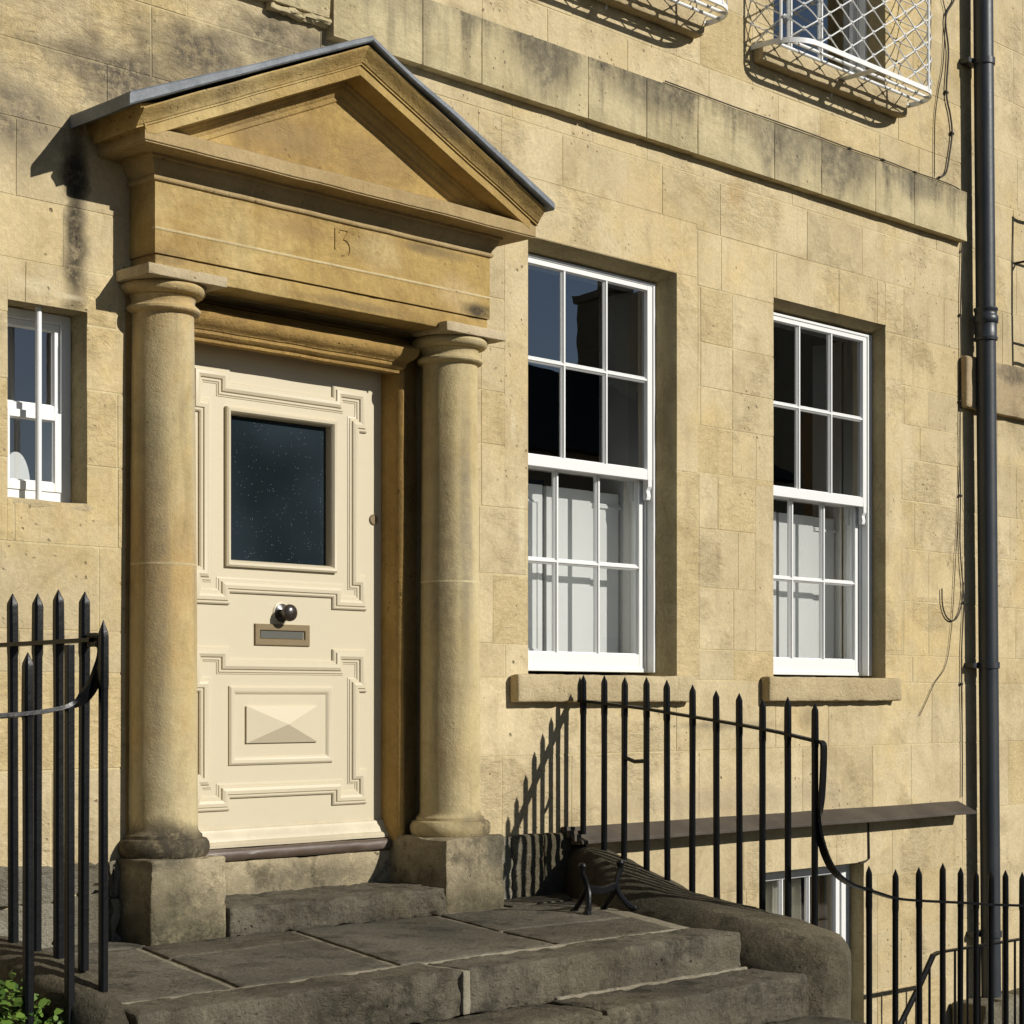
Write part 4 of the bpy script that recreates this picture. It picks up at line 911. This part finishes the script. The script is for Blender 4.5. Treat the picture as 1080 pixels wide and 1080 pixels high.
m.tube([(6.035,-.10,3.9),(6.035,.002,3.9)],.008,6); m.tube([(6.62,-.10,4.235),(7.1,-.10,4.235)],.011,8); m.tube([(6.62,-.10,3.29),(7.1,-.10,3.29)],.011,8)
m.build('guard_frame',M['iron'],wg)

# ------------------------------------------------------------------ white wire window guards on the first floor
def guard(x0,x1,label):
    t=thing('window_guard',label,'window guard',((x0+x1)/2,-.15,4.62),group=None)
    zb,zt=4.625,5.75; D=.305; rc=.20
    def plan(s):   # s in 0..1 along the D-shaped front
        L1=D-rc; L2=math.pi/2*rc; L3=(x1-x0)-2*rc; tot=2*L1+2*L2+L3; d=s*tot
        if d<L1: return (x0,-d)
        d-=L1
        if d<L2: a=d/rc; return (x0+rc-rc*math.cos(a),-L1-rc*math.sin(a))
        d-=L2
        if d<L3: return (x0+rc+d,-D)
        d-=L3
        if d<L2: a=d/rc; return (x1-rc+rc*math.sin(a),-L1-rc*math.cos(a))
        d-=L2; return (x1,-L1+d)
    tot=2*(D-rc)+math.pi*rc+(x1-x0)-2*rc
    m=MB()
    rail=[(plan(k/60)[0],plan(k/60)[1],zb) for k in range(61)]; ribbon(m,rail,.014,.0045,[(0,0,1)]*61)
    m.build('bottom_rail',M['guard'],t)
    m=MB(); rail=[(p[0],p[1],zt) for p in rail]; m.tube(rail,.012,8); m.build('upper_rail',M['guard'],t)
    m=MB()
    for y in(-.225,-.15,-.06):
        xa=x0+ (rc-math.sqrt(max(0,rc*rc-(max(0,-y-(D-rc)))**2)) if -y>D-rc else 0); m.tube([(xa,y,zb),(x1-(xa-x0),y,zb)],.0095,8)
    m.build('floor_bars',M['guard'],t)
    m=MB(); xm=(x0+x1)/2+.02; ribbon(m,[(xm,-D,zb-.012),(xm,-.02,zb-.012)],.028,.003,[(1,0,0)]*2); m.tube([(xm,-.02,zb-.012),(xm,.004,zb-.10)],.007,6); m.build('strap',M['guard'],t)
    for s_ in(.10,.80): m=MB(); p=plan(s_); m.tube([(p[0],p[1],zb),(p[0],p[1],zt)],.0085,8); m.build('upright',M['guard'],t)
    # diamond lattice with rosettes
    m=MB(); n=int(tot/.20); pitch=1/n; dz=.132
    def P3(s,z): p=plan(min(max(s,0),1)); return (p[0],p[1],z)
    H=zt-zb; rows=int(H/dz)+1
    for k in range(-rows,n+rows):
        for sg in(1,-1):
            pts=[]
            for j in range(rows*2+1):
                s_=(k+sg*j/2)*pitch if sg==1 else (k-j/2)*pitch; z=zb+j*dz/2
                if 0<=s_<=1 and z<=zt:
                    if pts:
                        for q_ in(.25,.5,.75): pts.append(P3(ls+(s_-ls)*q_,lz+(z-lz)*q_))
                    pts.append(P3(s_,z)); ls,lz=s_,z
                else:
                    if len(pts)>1: m.tube(pts,.0042,5,caps=False)
                    pts=[]
            if len(pts)>1: m.tube(pts,.0042,5,caps=False)
    m.build('lattice',M['guard'],t)
    m=MB()
    for j in range(0,rows*2):
        for k in range(0,n+1):
            s_=(k+(.5 if j%2 else 0))*pitch; z=zb+j*dz/2
            if s_>1 or z>zt or j==0: continue
            p=P3(s_,z); r_=.0155
            o_=[Vector((0,0,r_)),Vector((r_,0,0)),Vector((0,0,-r_)),Vector((-r_,0,0)),Vector((0,-r_*.8,0)),Vector((0,r_*.8,0))]; q=[Vector(p)+v for v in o_]
            for a,b in((0,1),(1,2),(2,3),(3,0)): m.face([q[a],q[b],q[4]]); m.face([q[b],q[a],q[5]])
    m.build('rosettes',M['guard'],t)
guard(1.17,2.685,'white wire lattice guard cropped by the top edge above the first sash window')
guard(3.157,4.655,'white wire lattice guard on the upper window nearest the drainpipe')

# ------------------------------------------------------------------ cables
def cable(label,pts,r=.004,grp=None,knots=()):
    P=[]
    rr_=random.Random(len(label))
    for x,z in pts:
        yb=-.064 if (3.90<z<4.235 and x<5.335) else (-.008)
        P.append((x,yb-r,z))
    m=MB(); c=catmull(P,6); c=[p+Vector((.0015*noise.noise(p*9),0,0)) for p in c]; m.tube(c,r,6)
    for i in knots: q=Vector(P[i]); m.tube([q+Vector((-.012,0,0)),q+Vector((.012,0,0))],r*1.8,6)
    o=m.build('cable',M['cable'],None,loc=P[len(P)//2]); tag(o,label,'cable','cables clipped to the facade'); return o
cable('thick black cable hanging down right of the upper window guard',[(5.24,5.6),(5.25,5.45),(5.145,5.30),(5.178,5.10),(5.155,4.83),(5.20,4.70),(5.221,4.586),(5.19,4.44),(5.155,4.33),(5.10,4.288),(5.065,4.279)],.0062,knots=(4,6))
cable('thin cable looping from the same knot down to the stone band',[(5.06,5.5),(5.13,5.38),(5.145,5.30),(5.12,5.0),(5.07,4.83),(5.03,4.66),(5.02,4.5),(5.02,4.27)],.0032)
cable('long thin cable lying along the top edge of the stone band',[(2.4,4.262),(3.0,4.258),(3.6,4.262),(4.1,4.258),(4.45,4.262),(4.8,4.256),(5.08,4.26),(5.30,4.25),(5.345,4.20),(5.352,4.05),(5.345,3.90),(5.33,3.85)],.0042,knots=(3,4,5))
cable('black cable running down the joint beside the drainpipe shadow',[(5.345,3.9),(5.335,3.70),(5.325,3.45),(5.33,3.2),(5.322,2.9),(5.318,2.6),(5.325,2.3),(5.318,2.0),(5.35,1.75),(5.365,1.62),(5.34,1.35),(5.335,1.1),(5.345,.8),(5.345,.38)],.0045,knots=(2,4,6,9,11))
cable('thin slack cable drifting left below the hooked cable',[(5.322,2.6),(5.30,2.2),(5.27,1.9),(5.24,1.6),(5.20,1.35),(5.14,1.2),(5.02,1.10),(4.92,.98),(4.85,.90)],.0026)
cable('hook-shaped cable end standing off the wall by the drainpipe',[(5.36,1.75),(5.34,1.62),(5.29,1.53),(5.22,1.50),(5.15,1.53),(5.11,1.60),(5.105,1.70)],.0048)

# ------------------------------------------------------------------ plant at lower left
m=MB(); rp=random.Random(4)
for k in range(2600):
    a=rp.random()*6.283; rad=rp.random()**.5; c=Vector((-2.40+.30*rad*math.cos(a),-1.44+.16*rad*math.sin(a),-.14+.31*(1-.75*rad**2)*rp.uniform(.25,1)*(1+.45*noise.noise(Vector((a*2,rad*3,1))))))
    s=rp.uniform(.010,.021); n=Vector((rp.gauss(0,.6),rp.gauss(-.3,.6),1)).normalized(); u=n.orthogonal().normalized(); w=n.cross(u); an=rp.random()*6.28; u,w=u*math.cos(an)+w*math.sin(an),w*math.cos(an)-u*math.sin(an)
    p=[c-u*s,c-u*s*.3+w*s*.65+n*s*.15,c+u*s*.5+w*s*.55,c+u*s*1.1-n*s*.2,c+u*s*.5-w*s*.55,c-u*s*.3-w*s*.65+n*s*.15]; m.face(p,min(1,max(0,rp.gauss(.5,.28))))
for k in range(60):
    a=rp.random()*6.283; m.tube([(-2.40,-1.44,-.15),(-2.40+.2*math.cos(a),-1.44+.12*math.sin(a),-.0)],.003,4)
pl=m.build('leafy_plant',M['leaf'],None,recalc=False,loc=(-2.40,-1.44,-.14)); tag(pl,'small bright green leafy plant growing behind the railing at lower left','plant')
m=MB(); m.rbox(-3.6,-2.02,-1.75,-1.02,-.9,-.14,r=.03,cell=.08,amp=.01); o_=m.build('planting_bed_wall',M['coping'],None,loc=(-2.6,-1.4,-.9)); tag(o_,'low stone block under the green plant at lower left','wall')

# ------------------------------------------------------------------ ground
m=MB(); m.face([(-60,-1.66,-.70),(-60,-3.6,-.72),(60,-3.6,-1.6),(60,-1.66,-1.58)][::-1]); 
def zg(x): return -.78-.012*x
m=MB(); X=[-80+4*k for k in range(41)]
m.grid([[(x,-1.62,zg(x)) for x in X],[(x,-4.4,zg(x)-.03) for x in X]]); struct(m.build('pavement',M['pave'],None,recalc=False))
m=MB(); m.grid([[(x,-4.4,zg(x)-.03) for x in X],[(x,-4.41,zg(x)-.15) for x in X],[(x,-80,zg(x)-.15) for x in X]]); struct(m.build('road',M['road'],None,recalc=False))
m=MB(); m.face([(1.7,-1.64,-2.7),(12,-1.64,-2.7),(12,.1,-2.7),(1.7,.1,-2.7)]); struct(m.build('area_floor',M['pave'],None,recalc=False))
m=MB(); m.face([(-12,-1.64,-.55),(-1.9,-1.64,-.55),(-1.9,.1,-.55),(-12,.1,-.55)]); struct(m.build('area_ground',M['pave'],None,recalc=False))
m=MB(); m.box(1.8,12,-1.62,-1.42,-2.7,-1.1); o_=m.build('retaining_wall',M['rubble'],None,loc=(3,-1.5,-2)); tag(o_,'rough retaining wall of the sunken area below the street railing','wall')
m=MB()
for k in range(9):
    z=-2.7+.2*k; x=5.2
    while x<6.5:
        w=rnd.uniform(.18,.35); m.rbox(x,x+w,-.28+rnd.uniform(-.02,.02),-.01,z,z+.195,r=.03,cell=.04,amp=.014,fr=8,tone=rnd.random()); x+=w
o_=m.build('rubble_wall',M['rubble'],None,loc=(5.4,-.15,-2.7),ang=50); tag(o_,'rough lichened rubble stones at the foot of the drainpipe','wall')

# ------------------------------------------------------------------ houses across the street (seen mirrored in the panes)
def opp(x0,x1,y0,eave,ridge,label,depth=7,ch=None):
    t=thing('town_house',label,'house',((x0+x1)/2,y0-depth/2,-1),'houses across the street mirrored in the window panes')
    m=MB(); m.box(x0,x1,y0-depth,y0,-1.5,eave); w=m.build('wall',M['farstone'],t)
    m=MB(); A=[(x0-.2,y0+.3,eave-.1),(x0-.2,y0-depth/2,ridge),(x0-.2,y0-depth-.3,eave-.1)]; B=[(x1+.2,y,z) for _,y,z in A]; m.grid([A,B],closed_u=True); m.cap(A); m.cap(B[::-1]); m.build('roof',M['slate'],t)
    for cx,cw in (ch if ch is not None else ((x1-1.2,.6),)):
        m=MB(); m.box(cx-cw,cx+cw,y0-depth/2-.5,y0-depth/2+.5,ridge-1,ridge+1.5); m.box(cx-cw-.08,cx+cw+.08,y0-depth/2-.58,y0-depth/2+.58,ridge+1.501,ridge+1.65)
        for k in((-.35,0,.35) if cw>.5 else (0,)): m.lathe(cx+k,y0-depth/2,[(.12,ridge+1.65),(.10,ridge+2.1)],10)
        m.build('chimney',M['farstone'],t)
    m=MB()
    for k in range(int((x1-x0)/2.6)):
        for z in(.5,3.2):
            if z+1.6<eave: m.box(x0+1+2.6*k,x0+2+2.6*k,y0-.01,y0+.004,z,z+1.6)
    if m.v: m.build('windows',M['doorglass'],t)
opp(13.2,24.5,-15,5.2,7.4,'low stone house with slate roof reflected in the first sash window',ch=((22.75,.2),(24.0,.42)))
opp(24.6,26.1,-15.5,9.5,10.6,'narrow tall stone house beside the low roof reflected in the second sash window',depth=2.5,ch=())
opp(27.0,31.5,-15.5,9.5,11.5,'tall stone house reflected dark in the second sash window',depth=2.5)
opp(33.0,44.0,-15.5,9.5,11.5,'far tall stone house reflected at the right of the second sash window')

sc.cycles.max_bounces=6; sc.cycles.diffuse_bounces=3; sc.cycles.glossy_bounces=3; sc.cycles.transparent_max_bounces=10; sc.cycles.use_adaptive_sampling=True; sc.cycles.adaptive_threshold=.02
# ------------------------------------------------------------------ light, sky, camera
SUN=Vector((.42,-1,.56)).normalized()
el=math.asin(SUN.z); rot=math.atan2(SUN.x,SUN.y)
w=bpy.data.worlds.new('World'); sc.world=w; w.use_nodes=True; nt=w.node_tree
sky=nt.nodes.new('ShaderNodeTexSky'); sky.sky_type='NISHITA'; sky.sun_disc=False; sky.sun_elevation=el; sky.sun_rotation=rot; sky.air_density=.75; sky.dust_density=.15
nt.links.new(sky.outputs[0],nt.nodes['Background'].inputs[0]); nt.nodes['Background'].inputs[1].default_value=.05
L=bpy.data.lights.new('sun','SUN'); L.energy=5.0; L.angle=R_(.5); L.color=(1,.955,.875)
lo=bpy.data.objects.new('sun',L); COL.objects.link(lo); lo.rotation_euler=SUN.to_track_quat('Z','Y').to_euler(); lo.location=SUN*30
cam=bpy.data.cameras.new('camera'); co=bpy.data.objects.new('camera',cam); COL.objects.link(co); sc.camera=co
co.location=(-5.31492,-6.46118,1.0); co.rotation_euler=(math.pi/2,0,-(math.pi/2-.7765934))
cam.sensor_width=36; cam.lens=2005/1080*36; cam.shift_y=(738-540)/1080; cam.clip_end=500; cam.clip_start=.05
sc.view_settings.view_transform='Standard'; sc.view_settings.look='None'; sc.view_settings.exposure=0; sc.view_settings.gamma=1
for o_ in COL.objects:
    if '_o' in o_: del o_['_o']
